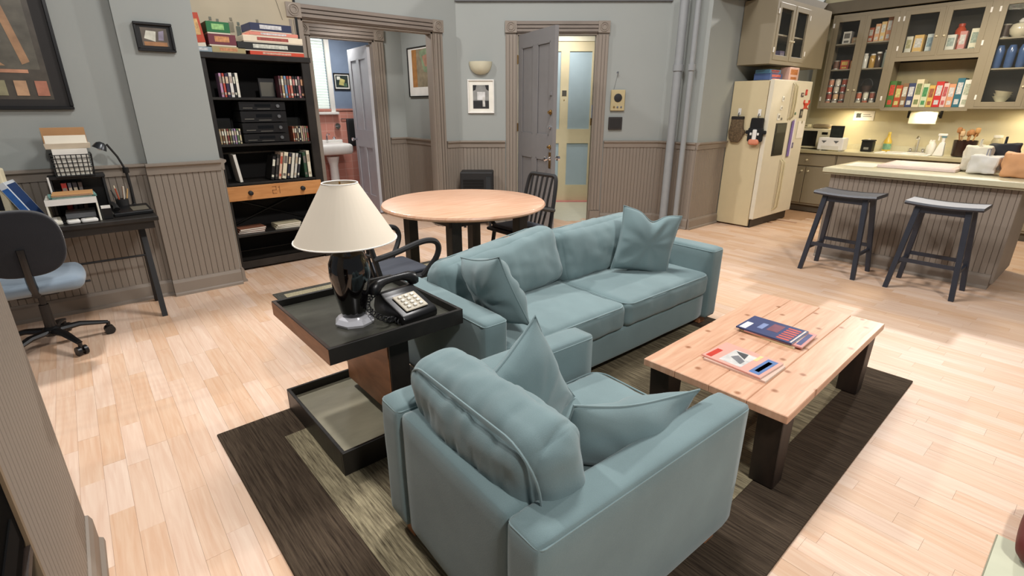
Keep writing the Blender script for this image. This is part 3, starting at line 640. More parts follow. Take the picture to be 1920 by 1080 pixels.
# ------------------------------------------------------------------ round dining table
dt = thing('dining_table', 'round dining table with pale pine top and square black legs', 'dining table', (2.40, 3.48, 0), 0)
MB().lathe([(.60,.722),(.655,.722),(.672,.732),(.675,.742),(.668,.756),(.655,.760)], 64).build('top', PINE_R, dt, smooth=True)
MB().box(-.40, .40, -.37, -.34, .65, .72).box(-.40, .40, .34, .37, .65, .72).box(-.37, -.34, -.34, .34, .65, .72).box(.34, .37, -.34, .34, .65, .72).build('apron', DARKW, dt)
for sx in (-1, 1):
    for sy in (-1, 1): MB().box(sx*.33-.045, sx*.33+.045, sy*.33-.045, sy*.33+.045, .008, .72).build('leg', BLACKW, dt, bevel=.004)
def arm_chair(label, loc, rz):
    c = thing('dining_chair', label, 'chair', loc, rz, 'black bentwood dining chairs')
    MB().soft((.43,.44,.035), .016, 10, bulge=(.01,.01,-.008), c=(0,0,.445)).build('seat', BLKM, c, smooth=True)
    MB().soft((.34,.36,.03), .014, 8, bulge=(0,0,.008), c=(.01,0,.474)).build('seat_pad', mat('#3b3f48', .8, name='chair_pad'), c, smooth=True)
    for sx, sy in ((1,1),(1,-1),(-1,1),(-1,-1)): MB().cyl((sx*.21, sy*.20, .0095), (sx*.16, sy*.16, .44), .014, .019, 10).build('leg', BLKM, c, smooth=True)
    MB().tube([(-.18,-.19,.2),(-.18,.19,.2)], .009).tube([(.18,-.19,.2),(.18,.19,.2)], .009).tube([(-.18,0,.2),(.18,0,.2)], .009).build('stretcher', BLKM, c, smooth=True)
    pts = []
    for t in range(25):
        a = t/24
        y = -.20 + .40*a; k = abs(2*a-1)
        pts.append((-.19 - .10*(1-k**6)*1.0, -.205*math.copysign(min(1, abs(1-2*a)*1.0)**.35, 1-2*a) if True else y, .45 + .46*(1-k**6)))
    MB().tube(pts, .018, 8).build('back_hoop', BLKM, c, smooth=True)
    for i in range(5):
        y = -.125 + .0625*i
        MB().tube([(-.185, y*.85, .45),(-.225, y*.95, .60),(-.235, y, .70),(-.285, y*1.05, .90)], .011, 6).build('spindle', BLKM, c, smooth=True)
    MB().tube([(-.232,-.20,.63),(-.24,0,.63),(-.232,.20,.63)], .010, 6).build('cross_rail', BLKM, c, smooth=True)
    for sy in (-1, 1):
        MB().tube(cr([(-.235,sy*.205,.615),(-.10,sy*.235,.645),(.05,sy*.255,.685),(.13,sy*.26,.69),(.185,sy*.26,.67),(.205,sy*.255,.62),(.18,sy*.245,.55),(.10,sy*.215,.45)]), .019, 8).build('arm', BLKM, c, smooth=True)
    return c
arm_chair('black bentwood dining armchair beside the table lamp, left of the round table', (1.49, 3.03, 0), R(2))
arm_chair('black bentwood dining armchair on the far right side of the round table', (2.985, 3.455, 0), R(180))
# ------------------------------------------------------------------ bookcase
BX0, BX1, BY0, BY1, BT = .95, 1.895, 5.25, 5.675, 1.935
bc = thing('bookcase', 'tall black wooden bookcase with a single pine drawer beside the hall opening', 'bookcase', (0, 0, 0))
bc.location = (BX0, BY0, 0); W_ = BX1-BX0; D2 = BY1-BY0
for x0 in (0, W_-.075):
    MB().box(x0, x0+.075, 0, .04, 0, BT).build('stile', BLACKW, bc, bevel=.003); MB().box(x0, x0+.075, D2-.04, D2, 0, BT).build('stile', BLACKW, bc, bevel=.003)
MB().box(.01, .03, .04, D2-.04, 0, BT).build('side_panel', BLACKW, bc); MB().box(W_-.03, W_-.01, .04, D2-.04, 0, BT).build('side_panel', BLACKW, bc)
MB().box(.03, W_-.03, D2-.02, D2-.008, .1, BT).build('back_panel', mat('#1d1a18', .8, name='black_back'), bc)
for z in (1.578, 1.18, .83, .345, .09): MB().box(.02, W_-.02, .008, D2-.02, z-.022, z).build('shelf', BLACKW, bc, bevel=.002)
MB().box(-.012, W_+.012, -.012, D2, BT-.045, BT).build('top', BLACKW, bc, bevel=.003)
MB().box(.075, W_-.075, .004, .03, .02, .09).build('plinth', BLACKW, bc)
dr = MB().box(.05, W_-.035, -.018, .0, .672, .805).build('drawer', PINE_O, bc, bevel=.003)
for x in (.24, .72): MB().lathe([(.022,0),(.012,.012),(.02,.02),(.02,.03),(.008,.036)], 14, M=T((x,-.018,.738), rx=R(90))).build('knob', BLKM, dr, smooth=True)
mk = mat('#8d5a33', .6, name='branded_mark'); q = MB()
for a in ((.435,.475,.775,.781),(.469,.475,.745,.781),(.435,.475,.742,.748),(.435,.441,.712,.748),(.435,.475,.709,.715),(.50,.506,.709,.781),(.49,.502,.765,.771)): q.box(a[0],a[1],-.0188,-.018,a[2],a[3])
q.build('drawer_number', mk, dr)
q = MB().box(.06, W_-.06, .02, .2, .68, .8); q.build('drawer_box', BLACKW, bc)
for s_ in (0, 1):
    MB().tube([(.08 if s_ else W_-.08, D2-.03-.012*s_, .36), (W_-.08 if s_ else .08, D2-.03-.012*s_, .66)], .009, 6).build('cross_brace', BLACKW, bc)
def book(label, x, y, z, th, h, d, col, lean=0, cat='book', group=None, lab='#e8e0cc', name='book', mark=True):
    b = thing(name, label, cat, (x, y, z + abs(math.sin(lean))*th/2 + .0005), rot=(0, lean, 0), group=group); c = mat(col, .45)
    MB().box(-th/2, -th/2+.003, 0, d, 0, h).box(th/2-.003, th/2, 0, d, 0, h).box(-th/2, th/2, 0, .004, 0, h).build('cover', c, b)
    MB().box(-th/2+.003, th/2-.003, .004, d-.004, .003, h-.003).build('pages', PAPER, b)
    if mark: MB().box(-th*.34, th*.34, -.0006, 0, h*.58, h*.86).build('spine_label', mat(lab, .5, var=.3, scale=60), b); MB().box(-th*.3, th*.3, -.0006, 0, h*.1, h*.2).build('spine_mark', mat(lab, .5, var=.3, scale=60), b)
    return b
def row(items, x, y, z, h, d, tmpl, cat, group, name, gap=.001, lean=0):
    n = len(items); pl = None
    for i, it in enumerate(items):
        cn, col, th = it[:3]; hh = h*(it[3] if len(it) > 3 else 1); ln = it[4] if len(it) > 4 else lean
        if pl is not None and pl > ln: x += hh*.97*(math.tan(pl) - math.tan(ln))
        th_ = th/math.cos(ln); pl = ln; x += th_/2
        book(tmpl.format(c=cn, o=ORD[i]), x + (hh*math.tan(-ln)*0), y, z, th, hh, d, col, ln, cat, group, name=name, lab=it[5] if len(it) > 5 else random.choice(['#ddd6c4','#b8a890','#8d7f70','#c9b49a','#6d6660','#a8988c']))
        x += th_/2 + gap
    return x
FY = BY0 + .03
row([('lilac','#b48aa8',.024),('red','#b5483c',.022),('dark purple','#2f2742',.03),('white','#d9d6cf',.03,1.03),('black','#202226',.018,1.0),('off white','#e2ddd0',.027,1.03)], 1.105, FY, 1.579, .195, .11, '{c} tape case, {o} from the left on the top left bookcase shelf', 'tape', 'tapes on the top shelf', 'video_tape')
row([('maroon','#5a3038',.022),('tan','#a58d68',.024),('blue','#6f8fb0',.024),('black and red','#a04038',.024),('salmon','#b8705f',.026),('black','#1d1d20',.024,1,0,'#c07f78'),('charcoal','#26262b',.022,1,0,'#d3ccc0'),('pink','#a8747a',.024),('dark brown','#352522',.024,1,0,'#d9a07a'),('black and cream','#2a2826',.024,1,0,'#e5dcc8')], 1.60, FY, 1.579, .19, .11, '{c} tape case, {o} from the left on the top right bookcase shelf', 'tape', 'tapes on the top shelf', 'video_tape')
fr = thing('grey_box', 'small grey box standing between the tape rows on the bookcase', 'box', (1.52, FY+.10, 1.579)); MB().box(-.07,.07,0,.03,0,.17).build('body', BLKM, fr, bevel=.003); MB().box(-.058,.058,-.002,0,.012,.135).build('face', mat('#5d5a50', .5), fr)
row([(c,k,.019,1,l) for c,k,l in (('tan','#9a8660',0),('brown','#7a5a40',0),('pale','#b8ab90',0),('dark red','#7a3a36',0),('olive','#6a6a48',0),('grey','#77757a',0),('lilac','#9d7fa5',0),('green','#5f7a55',0),('cream','#c9bd98',0))], 1.03, FY, 1.181, .13, .12, '{c} disc case, {o} from the left on the left middle shelf', 'disc', 'disc cases left of the stereo', 'disc_case')
row([(c,k,.018) for c,k in (('rust','#9a5a44'),('brown','#6a4a3a'),('beige','#b3a283'),('charcoal','#35333a'),('cream','#c8bd9c'),('pink','#b88a80'),('olive','#8a8660'),('red','#a3554a'))], 1.665, FY, 1.181, .14, .12, '{c} disc case, {o} from the left on the right middle shelf', 'disc', 'disc cases right of the stereo', 'disc_case')
for x, s_ in ((1.10,'left'),(1.72,'right')):
    g_ = thing('speaker_box', f'dark grey speaker box behind the {s_} disc cases', 'speaker', (x, BY0+.24, 1.181)); MB().box(-.085,.085,0,.12,0,.22).build('body', BLKM, g_, bevel=.004); MB().box(-.07,.07,-.003,0,.02,.20).build('grille', mat('#33332f', .9), g_)
zz = 1.181
for i, (h, nm) in enumerate(((.08,'bottom'),(.095,'second lowest'),(.10,'second highest'),(.08,'top'))):
    s_ = thing('stereo_unit', f'black stereo component, {nm} of the stack in the bookcase', 'stereo', (1.43, BY0+.035, zz), group='stereo stack')
    MB().box(-.20,.20,.006,.30,.006,h).build('case', BLKM, s_, bevel=.002); MB().box(-.20,.20,0,.006,.006,h).build('front_panel', BLK, s_, bevel=.001)
    MB().box(-.07,.07,-.001,0,h*.45,h*.75).build('display', DARKGLASS, s_)
    MB().lathe([(.016,0),(.015,.014)], 12, M=T((.13,0,h*.55), rx=R(90))).build('knob', GREY, s_, smooth=True)
    MB().box(-.17,-.09,-.002,0,h*.3,h*.36).box(-.05,.06,-.002,0,h*.2,h*.25).build('buttons', mat('#6d6a62', .4), s_)
    for a in (-.17,.17): MB().lathe([(.012,0),(.012,.006)], 8, c=(a,.05,0)).build('foot', BLK, s_)
    zz += h + .002
book('white book leaning alone on the left lower shelf of the bookcase', 1.145, FY, .835, .03, .25, .17, '#e3e0d6', R(-6), mark=False)
row([('black','#23211f',.032,.9,.22),('black and white','#2e2c2a',.028,.95,.22),('cream and red','#d8b8a0',.028,1.03,.22,'#b5523c'),('cream','#e3d9bd',.042,1.03,.22),('dark blue','#2b2d3a',.026,.98,.22),('white','#dcd7c8',.03,.98,.22),('pale grey','#c9c7bd',.026,.97,.22),('black and silver','#33343a',.024,.92,.22),('dark green','#31503a',.032,.98,.0),('ivory','#e6dec4',.036,1.04,0)], 1.40, FY, .835, .245, .17, '{c} book, {o} from the left on the lower bookcase shelf', 'book', 'books above the drawer', 'book', .004)
for x, lbl, col in ((1.16,'brown magazine stack lying on the bottom bookcase shelf at left','#8a5a44'),(1.50,'cream book stack lying on the bottom bookcase shelf at right','#c9bd9c')):
    for k in range(3):
        b = thing('flat_book', lbl.replace('stack', ('volume lowest','volume in the middle','volume on top')[k]), 'book', (x + .01*k, BY0+.06, .346 + .016*k), R(4*k-4))
        MB().box(-.12,.12,0,.17,0,.002).box(-.12,.12,0,.17,.013,.015).box(-.12,.12,.166,.17,0,.015).build('cover', mat(col, .5, var=.2), b); MB().box(-.117,.117,.002,.166,.002,.013).build('pages', PAPER, b)
# games on top of the bookcase
def gamebox(label, x0, x1, z0, z1, col, acc, y=5.30, d=.26, rz=0, ry=0):
    g_ = thing('game_box', label, 'game box', ((x0+x1)/2, y, z0), rot=(0, ry, rz), group='board games on the bookcase'); w_ = (x1-x0)/2; h = z1-z0
    MB().box(-w_+.003, w_-.003, .003, d-.003, 0, h*.6).build('tray', mat('#d8cfbc', .6), g_)
    lid = MB().box(-w_, w_, 0, d, h*.12, h).build('lid', mat(col, .45), g_, bevel=.002)
    MB().box(-w_*.55, w_*.5, -.0008, 0, h*.35, h*.82).build('title_print', mat(acc, .5, var=.5, scale=45), lid); return g_
Z = BT
gamebox('orange and red game box standing upright on the left of the bookcase top', .995, 1.065, Z+.045, Z+.30, '#b5442a', '#e0a06a', ry=R(-6))
gamebox('grey blue flat game box at the left end on top of the bookcase', .97, 1.10, Z, Z+.045, '#8fa0a8', '#c9d0d0')
gamebox('tan game box with orange lettering on the bookcase top', 1.10, 1.365, Z, Z+.055, '#a99a6f', '#d98a5f')
gamebox('burgundy game box below the green one on the bookcase top', 1.085, 1.30, Z+.056, Z+.15, '#6d2f3a', '#d08a5a')
gamebox('green game box, highest of the left pile on the bookcase top', 1.085, 1.265, Z+.151, Z+.245, '#1f6b3c', '#8fc07a')
gamebox('bright orange red game box at the bottom of the right pile', 1.40, 1.875, Z, Z+.036, '#cf4a30', '#f0a08a')
gamebox('black game box with white lettering in the right pile on the bookcase', 1.305, 1.875, Z+.037, Z+.105, '#20211f', '#c9cfb8')
gamebox('cream game box with maroon print in the right pile on the bookcase', 1.36, 1.875, Z+.106, Z+.162, '#e3d6bd', '#9a4a40')
gamebox('pink and red game box near the top of the right pile on the bookcase', 1.42, 1.84, Z+.163, Z+.195, '#d98a78', '#f0ddd0')
gamebox('navy game box with white stripe, highest of the right pile on the bookcase', 1.43, 1.79, Z+.196, Z+.265, '#2c3350', '#d5d6df', rz=R(2))
po = thing('framed_poster', 'cream framed poster leaning on the wall on top of the bookcase', 'poster', (.98, 5.665, BT+.001), rot=(R(-1),0,0))
MB().box(.02, .98, 0, .02, .02, .90).build('print_sheet', mat('#b5a990', .35, var=.1, scale=3, name='poster_cream'), po)
for a in ((0,1.0,0,.022),(0,1.0,.90,.922),(0,.022,.022,.90),(.978,1.0,.022,.90)): MB().box(a[0],a[1],-.012,.022,a[2],a[3]).build('frame_bar', BLK, po, bevel=.002)
pr = random.Random(5)
for i in range(16):
    x = .05 + i*.057; z = .17 + pr.uniform(0, .10); cc = pr.choice(['#4d5048','#6b6a5c','#3b3d3f','#77705c','#565c50'])
    MB().soft((.04,.003,.09), .0014, 6, nz=.004, nf=40, seed=i, c=(x,-.001,z)).soft((.022,.003,.03), .0014, 5, c=(x+.004,-.001,z+.065)).build('figure_print', mat(cc, .5), po, smooth=True)
MB().tube([(.80,-.001,.62),(.84,-.001,.45),(.86,-.001,.36)], .004, 5, flat=.3).build('print_and_reflection_line', BLKM, po)  # reflection of a stage lamp cable in the poster glass, painted on as a dark line
# ------------------------------------------------------------------ desk
DZ = .755
dk = thing('desk', 'black writing desk against the left wall', 'desk', (-1.35, 4.42, 0))
MB().box(0, 1.72, 0, .51, DZ-.03, DZ).build('desktop', BLACKW, dk, bevel=.004)
MB().box(.03, 1.69, .03, .05, DZ-.085, DZ-.03).build('apron', BLACKW, dk)
for x in (.10, 1.60):
    MB().hexa([(x,.0,.0),(x+.035,.0,.0),(x+.035,.04,.0),(x,.04,.0)], [(x,.20,DZ-.03),(x+.035,.20,DZ-.03),(x+.035,.26,DZ-.03),(x,.26,DZ-.03)]).build('leg', BLKM, dk)
    MB().hexa([(x,.42,.0),(x+.035,.42,.0),(x+.035,.46,.0),(x,.46,.0)], [(x,.24,DZ-.03),(x+.035,.24,DZ-.03),(x+.035,.30,DZ-.03),(x,.30,DZ-.03)]).build('leg', BLKM, dk)
MB().tube([(.11,.30,.42),(1.61,.30,.42)], .008).build('cross_bar', BLKM, dk)
mo = thing('computer_monitor', 'cream computer monitor at the left end of the desk', 'monitor', (-.55, 4.74, DZ), R(-16))
MB().prism([(-.17,.06),(.17,.06),(.17,.37),(-.17,.37)], 'y', -.02, .05).build('bezel', CREAM, mo, bevel=.012, seg=2)
MB().hexa([(-.15,.05,.08),(.15,.05,.08),(.10,.16,.10),(-.10,.16,.10)], [(-.15,.05,.35),(.15,.05,.35),(.10,.16,.30),(-.10,.16,.30)]).build('shell', CREAM, mo, bevel=.008)
MB().box(-.135,.135,-.024,-.018,.10,.335).build('screen', DARKGLASS, mo, bevel=.002); MB().lathe([(.12,0),(.11,.02),(.05,.035),(.05,.07)], 18).build('stand', CREAM, mo, smooth=True)
sb = thing('software_box', 'tall blue and white box leaning on the desk beside the monitor', 'box', (-.275, 4.72, DZ+.010), rot=(0, R(-24), R(-12)))
MB().box(-.022,.022,-.09,.09,0,.29).build('carton', mat('#d5dbe0', .4), sb, bevel=.002); MB().box(-.018,.018,-.0912,-.09,.03,.25).build('spine_print', mat('#2d62a8', .35, var=.3, scale=20), sb); MB().box(.0222,.0232,-.08,.08,.02,.27).build('side_print', mat('#27406b', .4), sb)
kb = thing('keyboard', 'white keyboard at the front edge of the desk', 'keyboard', (-.34, 4.56, DZ), R(4))
MB().prism([(-.075,0),(.075,0),(.075,.032),(-.075,.018)], 'x', -.18, .18).build('case', mat('#e8e3d2', .5), kb, bevel=.003)
for i in range(3):
    for j in range(10): MB().box(-.165+j*.033, -.138+j*.033, -.05+i*.034, -.022+i*.034, .021+i*.003, .030+i*.003).build('key', WHITE, kb)
tr = thing('paper_tray', 'white letter tray with an open front on the desk', 'tray', (-.08, 4.635, DZ), R(-1))
MB().box(-.135,.135,-.13,.13,.155,.165).box(-.135,-.125,-.13,.13,0,.155).box(.125,.135,-.13,.13,0,.155).build('shell', mat('#e3dfcf', .5), tr, bevel=.002); MB().box(-.135,.135,-.131,-.12,.125,.165).build('lip', WHITE, tr)
MB().box(-.12,.12,-.125,.12,.003,.012).build('shelf', BLKM, tr); MB().box(-.05,.11,-.11,.10,.03,.06).build('paper_block', GREY, tr)
for k, (nm, col) in enumerate((('teal','#7aa9a0'),('orange','#d8a36a'))):
    f_ = thing('folder', f'{nm} paper folder lying on the white letter tray', 'folder', (-.07+.01*k, 4.635, DZ+.166+.012*k), R(3-4*k)); MB().box(-.125+.01*k,.125-.02*k,-.11,.11,0,.001).box(-.125+.01*k,.125-.02*k,-.11,.11,.009,.010).build('cover', mat(col, .7), f_); MB().box(-.11,.10,-.10,.10,.001,.009).build('sheets', PAPER, f_)
ri = thing('shelf_riser', 'small black desk shelf behind the letter tray', 'shelf', (-.02, 4.86, DZ))
MB().box(-.16,.16,-.09,.08,.265,.285).build('top', BLKM, ri, bevel=.003); MB().box(-.155,-.14,-.08,.08,0,.265).build('side', BLKM, ri); MB().box(.14,.155,-.08,.08,0,.265).build('side', BLKM, ri); MB().box(-.14,.14,.07,.08,0,.265).build('back', BLK, ri); MB().box(-.16,-.15,-.092,-.08,.15,.285).build('corner_strip', WHITE, ri)
row([('red','#b5322b',.035),('grey','#5d5a63',.025),('dark','#332c30',.03),('brown','#4a3a34',.028)], -.12, 4.80, DZ, .235, .13, '{c} book, {o} from the left inside the small desk shelf', 'book', 'books in the desk shelf', 'book')
bk = thing('wire_basket', 'black wire mesh basket on the small desk shelf', 'basket', (-.02, 4.84, DZ+.285))
q = MB(); 
for z in (0, .03, .06, .09, .12, .145): k = 1 + z*.6; q.tube([(-.105*k,-.09*k,z),(.105*k,-.09*k,z),(.105*k,.08*k,z),(-.105*k,.08*k,z)], .003, 4, closed=True)
for i in range(9):
    u = -.105 + .02625*i
    q.tube([(u,-.09,0),(u*1.087,-.09*1.087,.145)], .003, 4); q.tube([(u,.08,0),(u*1.087,.08*1.087,.145)], .003, 4)
for i in range(7):
    v = -.09 + .0283*i; q.tube([(-.105,v,0),(-.105*1.087,v*1.087,.145)], .003, 4); q.tube([(.105,v,0),(.105*1.087,v*1.087,.145)], .003, 4)
q.build('mesh', BLKM, bk)
MB().box(-.10,.10,-.084,.074,.002,.005).build('base', BLKM, bk)
pk = thing('paper_block', 'white paper pile inside the wire basket', 'paper', (-.02, 4.84, DZ+.291))
for k in range(3): MB().box(-.095,.095,-.075,.065,.06*k,.06*k+.058, T(rz=R(2*k-2))).build('ream', mat(['#e3e0d2','#e9e6da','#efece2'][k], .8), pk)
cb = thing('cardboard_box', 'open tan cardboard box flap above the wire basket', 'box', (-.02, 4.86, DZ+.47))
MB().hexa([(-.12,-.09,0),(.12,-.09,0),(.11,.06,0),(-.11,.06,0)], [(-.125,-.10,.035),(.125,-.10,.035),(.115,.065,.035),(-.115,.065,.035)]).build('body', mat('#d9cdb6', .8), cb)
MB().box(-.125,.115,-.004,.0,0,.11, T((0,.055,.03), rx=R(12))).build('flap', CARD, cb); MB().box(-.115,.11,-.004,.0,0,.07, T((0,-.06,.03), rx=R(-40))).build('flap', mat('#e6dcc8', .8), cb)
cup = thing('pencil_cup', 'dark pencil cup full of pens on the desk', 'cup', (.20, 4.76, DZ)); MB().lathe([(.035,0),(.04,.10),(.037,.10),(.033,.006)], 18).build('cup', BLKM, cup, smooth=True)
for i, col in enumerate(('#c8a068','#9a6a4a','#d8c8a8','#2b2b2b','#b5533a','#e0d8c8')):
    a = i*1.05; MB().cyl((.012*math.cos(a),.012*math.sin(a),.01),(.05*math.cos(a),.05*math.sin(a),.17+.012*(i%3)), .0045, n=6).build('pen', mat(col, .5), cup)
c2 = thing('small_black_cup', 'short black cup with a white pad at the front of the desk', 'cup', (.09, 4.55, DZ)); MB().box(-.028,.028,-.028,.028,0,.075).build('body', BLK, c2, bevel=.004); MB().box(-.026,.026,-.026,.026,.0755,.09).build('note_pad', WHITE, c2)
dl = thing('desk_lamp', 'black jointed desk lamp bent over the desk', 'desk lamp', (.27, 4.82, DZ))
MB().lathe([(.055,0),(.055,.012),(.02,.02),(.012,.05)], 18).build('base', BLKM, dl, smooth=True)
MB().tube([(0,0,.04),(.005,-.01,.17),(.0,-.02,.30)], .010, 8).build('lower_arm', BLKM, dl, smooth=True); MB().tube([(0,-.02,.30),(-.03,-.03,.40),(-.075,-.05,.49)], .007, 8).build('upper_arm', BLKM, dl, smooth=True); MB().lathe([(.02,-.02),(.02,.02)], 12, c=(0,-.02,.30)).build('joint', BLK, dl, smooth=True)
hd = MB().lathe([(.014,0),(.03,-.012),(.045,-.05),(.042,-.05),(.027,-.014)], 20, M=T((-.10,-.06,.505), ry=R(28)), caps=False).build('shade', mat('#3a3c3e', .3, .6), dl, smooth=True); MB().lathe([(.001,-.058),(.02,-.05),(.022,-.03),(.012,-.01)], 12, M=T((-.10,-.06,.505), ry=R(28))).build('bulb', WHITE, hd, smooth=True)
p2_ = thing('desk_telephone', 'black answering machine under the desk lamp', 'telephone', (.235, 4.66, DZ), R(6)); MB().prism([(-.09,0),(.09,0),(.09,.055),(-.09,.025)], 'x', -.12, .12).build('body', BLK, p2_, bevel=.005); MB().tube([(-.09,-.05,.05),(-.09,-.02,.075),(-.09,.05,.08),(-.09,.08,.07)], [.02,.014,.014,.02], 10).build('handset', BLKM, p2_, smooth=True); MB().box(.0,.10,-.06,.03,.038,.043, T(rx=.16)).build('panel', mat('#6b6558', .4), p2_)
for x, lbl, w_ in ((-.10,'small rounded white gadget lying at the desk front',.035),(-.015,'flat white gadget lying at the desk front beside the black cup',.045)):
    g_ = thing('white_gadget', lbl, 'gadget', (x, 4.50, DZ), R(5)); MB().soft((w_*2,.07,.025), .01, 6, c=(0,0,.0125)).build('case', WHITE, g_, smooth=True); MB().box(-w_*.5,w_*.5,-.02,.01,.0252,.027).build('button', mat('#c9c5b8', .5), g_)
# office chair
oc = thing('office_chair', 'black swivel office chair with blue grey seat at the desk', 'office chair', (-.36, 4.27, 0), R(90))
for k in range(5):
    a = R(-82 + 72*k); e = Vector((math.cos(a), math.sin(a), 0))*.29
    MB().tube([(0,0,.115), tuple(e*.5 + Vector((0,0,.12))), tuple(e + Vector((0,0,.085)))], [.032,.026,.018], 8, flat=.7).build('base_arm', BLK, oc, smooth=True)
    w_ = MB(); pd = Vector((-e.y, e.x, 0)).normalized()
    for s_ in (-1, 1): w_.cyl(tuple(e + pd*.008*s_ + Vector((0,0,.03))), tuple(e + pd*.028*s_ + Vector((0,0,.03))), .03, n=14)
    w_.cyl(tuple(e + Vector((0,0,.03))), tuple(e + Vector((0,0,.085))), .012); w_.build('caster', BLK, oc, smooth=True)
MB().lathe([(.045,.09),(.05,.13),(.03,.15),(.026,.30),(.018,.30),(.018,.40)], 16).build('column', BLK, oc, smooth=True)
MB().soft((.46,.46,.09), .04, 12, bulge=(.02,.02,.01), c=(.02,0,.455)).build('seat', fabric('chair_blue', '#7a8894'), oc, smooth=True); MB().box(-.12,.14,-.1,.1,.385,.41).build('seat_plate', BLK, oc, bevel=.004)
MB().tube([(-.05,0,.40),(-.20,0,.42),(-.265,0,.52),(-.27,0,.72)], .022, 8).build('back_post', BLK, oc, smooth=True)
MB().prism([(.205*math.copysign(abs(math.cos(t*math.pi/18))**.75, math.cos(t*math.pi/18)), .745+.195*math.copysign(abs(math.sin(t*math.pi/18))**.75, math.sin(t*math.pi/18))) for t in range(36)], 'x', -.275, -.195).build('backrest', fabric('chair_black', '#232326'), oc, bevel=.022, seg=3, smooth=True, ang=50)
MB().tube([(.02,-.16,.40),(.06,-.26,.39)], .008).build('lever', BLK, oc)
# ------------------------------------------------------------------ things on the walls
def frame(label, loc, rz, W_, H_, bar, barmt, pieces, matcol='#e9e3d3', dp=.025, cat='picture', glass=False):
    f_ = thing('picture_frame', label, cat, loc, rz)     # local: x along wall, -y to the room, origin bottom left
    MB().box(bar*.5, W_-bar*.5, -.010, -.001, bar*.5, H_-bar*.5).build('mount', mat(matcol, .6), f_)
    for a in ((0,W_,0,bar),(0,W_,H_-bar,H_),(0,bar,bar,H_-bar),(W_-bar,W_,bar,H_-bar)): MB().box(a[0],a[1],-dp,-.001,a[2],a[3]).build('frame_bar', barmt, f_, bevel=min(.004, bar*.2))
    for k, p in enumerate(pieces):
        if len(p) == 5: MB().box(p[0]*W_, p[1]*W_, -.0108-.0003*k, -.010, p[2]*H_, p[3]*H_).build('print', mat(p[4], .4, var=.35, scale=14), f_)
        else: MB().prism([(a*W_, b*H_) for a, b in p[0]], 'y', -.0108-.0003*k, -.010).build('print', mat(p[1], .4, var=.35, scale=14), f_)
    return f_
frame('large black framed sports poster with small cards along the bottom, above the desk', (-.98, 4.948, 1.48), 0, 1.055, .95, .022, BLK,
  [(.08,.91,.07,.95,'#4d473e'),(.10,.88,.27,.93,'#5f5b50'),([(.60,.93),(.72,.93),(.66,.60),(.60,.55),(.50,.62)],'#8d7a5c'),([(.40,.36),(.66,.40),(.72,.50),(.68,.58),(.55,.72),(.42,.70)],'#d3c0a0'),([(.72,.80),(.76,.80),(.84,.32),(.80,.30)],'#a5805f'),
   ([(.45,.29),(.72,.29),(.64,.37),(.45,.40)],'#b08a66'),([(.67,.42),(.73,.44),(.74,.52),(.69,.53)],'#e3ded2'),(.62,.68,.86,.94,'#e9ecf5'),(.36,.82,.245,.268,'#b9876a')] + [(.435+.10*i,.495+.10*i,.095,.195,c) for i, c in enumerate(('#b89a7c','#a8967c','#8f8a6c','#c09a78','#b0765f'))], '#24211f', .03, 'poster')
frame('small black framed photograph hanging on the pier beside the bookcase', (.525, 4.888, 1.885), 0, .24, .195, .018, BLK, [(.16,.84,.2,.82,'#5f564c'),([(.22,.45),(.5,.35),(.55,.7),(.3,.72)],'#d8d2c2'),(.2,.8,.2,.34,'#a3764f'),([(.58,.4),(.72,.4),(.76,.75),(.62,.7)],'#8f8798')], '#141414')
def onback(s_, z): return (DWL[0] + s_*math.cos(R(-40)) , DWL[1] + s_*math.sin(R(-40)), z)
frame('white framed black and white photograph under the wall sconce', onback(.12, 1.42), R(-40), .335, .40, .016, WHITE, [(.2,.8,.14,.84,'#8a8a86'),(.2,.8,.14,.38,'#2b2b2c'),([(.2,.84),(.34,.84),(.3,.7),(.2,.66)],'#232324'),([(.66,.84),(.8,.84),(.8,.66),(.7,.72)],'#232324'),(.36,.66,.40,.64,'#dad8d0'),([(.56,.2),(.66,.2),(.64,.5),(.56,.5)],'#c9c7c0')], '#e9e6da')
frame('black framed abstract print on the hall end wall', (3.788, 6.72, 1.625), R(-90), .68, .62, .014, BLK, [(.16,.98,.2,.95,'#8c8068'),(.16,.34,.2,.95,'#a3723f'),([(.45,.9),(.7,.95),(.95,.7),(.9,.45),(.6,.5)],'#7f8f70'),([(.55,.8),(.8,.85),(.85,.6),(.65,.6)],'#a8806a'),(.75,.9,.06,.12,'#b0aca0')], '#eae7df')
frame('small framed print on the blue bathroom wall', (3.46, 8.598, 1.76), 0, .27, .25, .014, BLK, [(.12,.88,.14,.86,'#2f3a36'),([(.3,.3),(.6,.25),(.7,.6),(.4,.7)],'#c9c07a'),(.2,.4,.6,.8,'#dad9c8'),(.6,.8,.2,.4,'#5f7a60')], '#e6e4da')
sn = thing('wall_sconce', 'cream half bowl wall sconce beside the front door', 'sconce', onback(.29, 1.88), R(-40))
m = MB(); n = 16; prf = [(.145,.145),(.142,.11),(.125,.06),(.095,.022),(.05,.002),(.0,-.004)]
vs_ = []; 
for r_, z in prf:
    for i in range(n+1): a = math.pi*i/n; vs_.append((r_*math.cos(a), -r_*math.sin(a)*.75, z))
m.add(vs_, [(j*(n+1)+i, j*(n+1)+i+1, (j+1)*(n+1)+i+1, (j+1)*(n+1)+i) for j in range(len(prf)-1) for i in range(n)])
m.add([(-.145,-.002,.145),(.145,-.002,.145),(.09,-.002,.02),(-.09,-.002,.02)], [(0,1,2,3)])
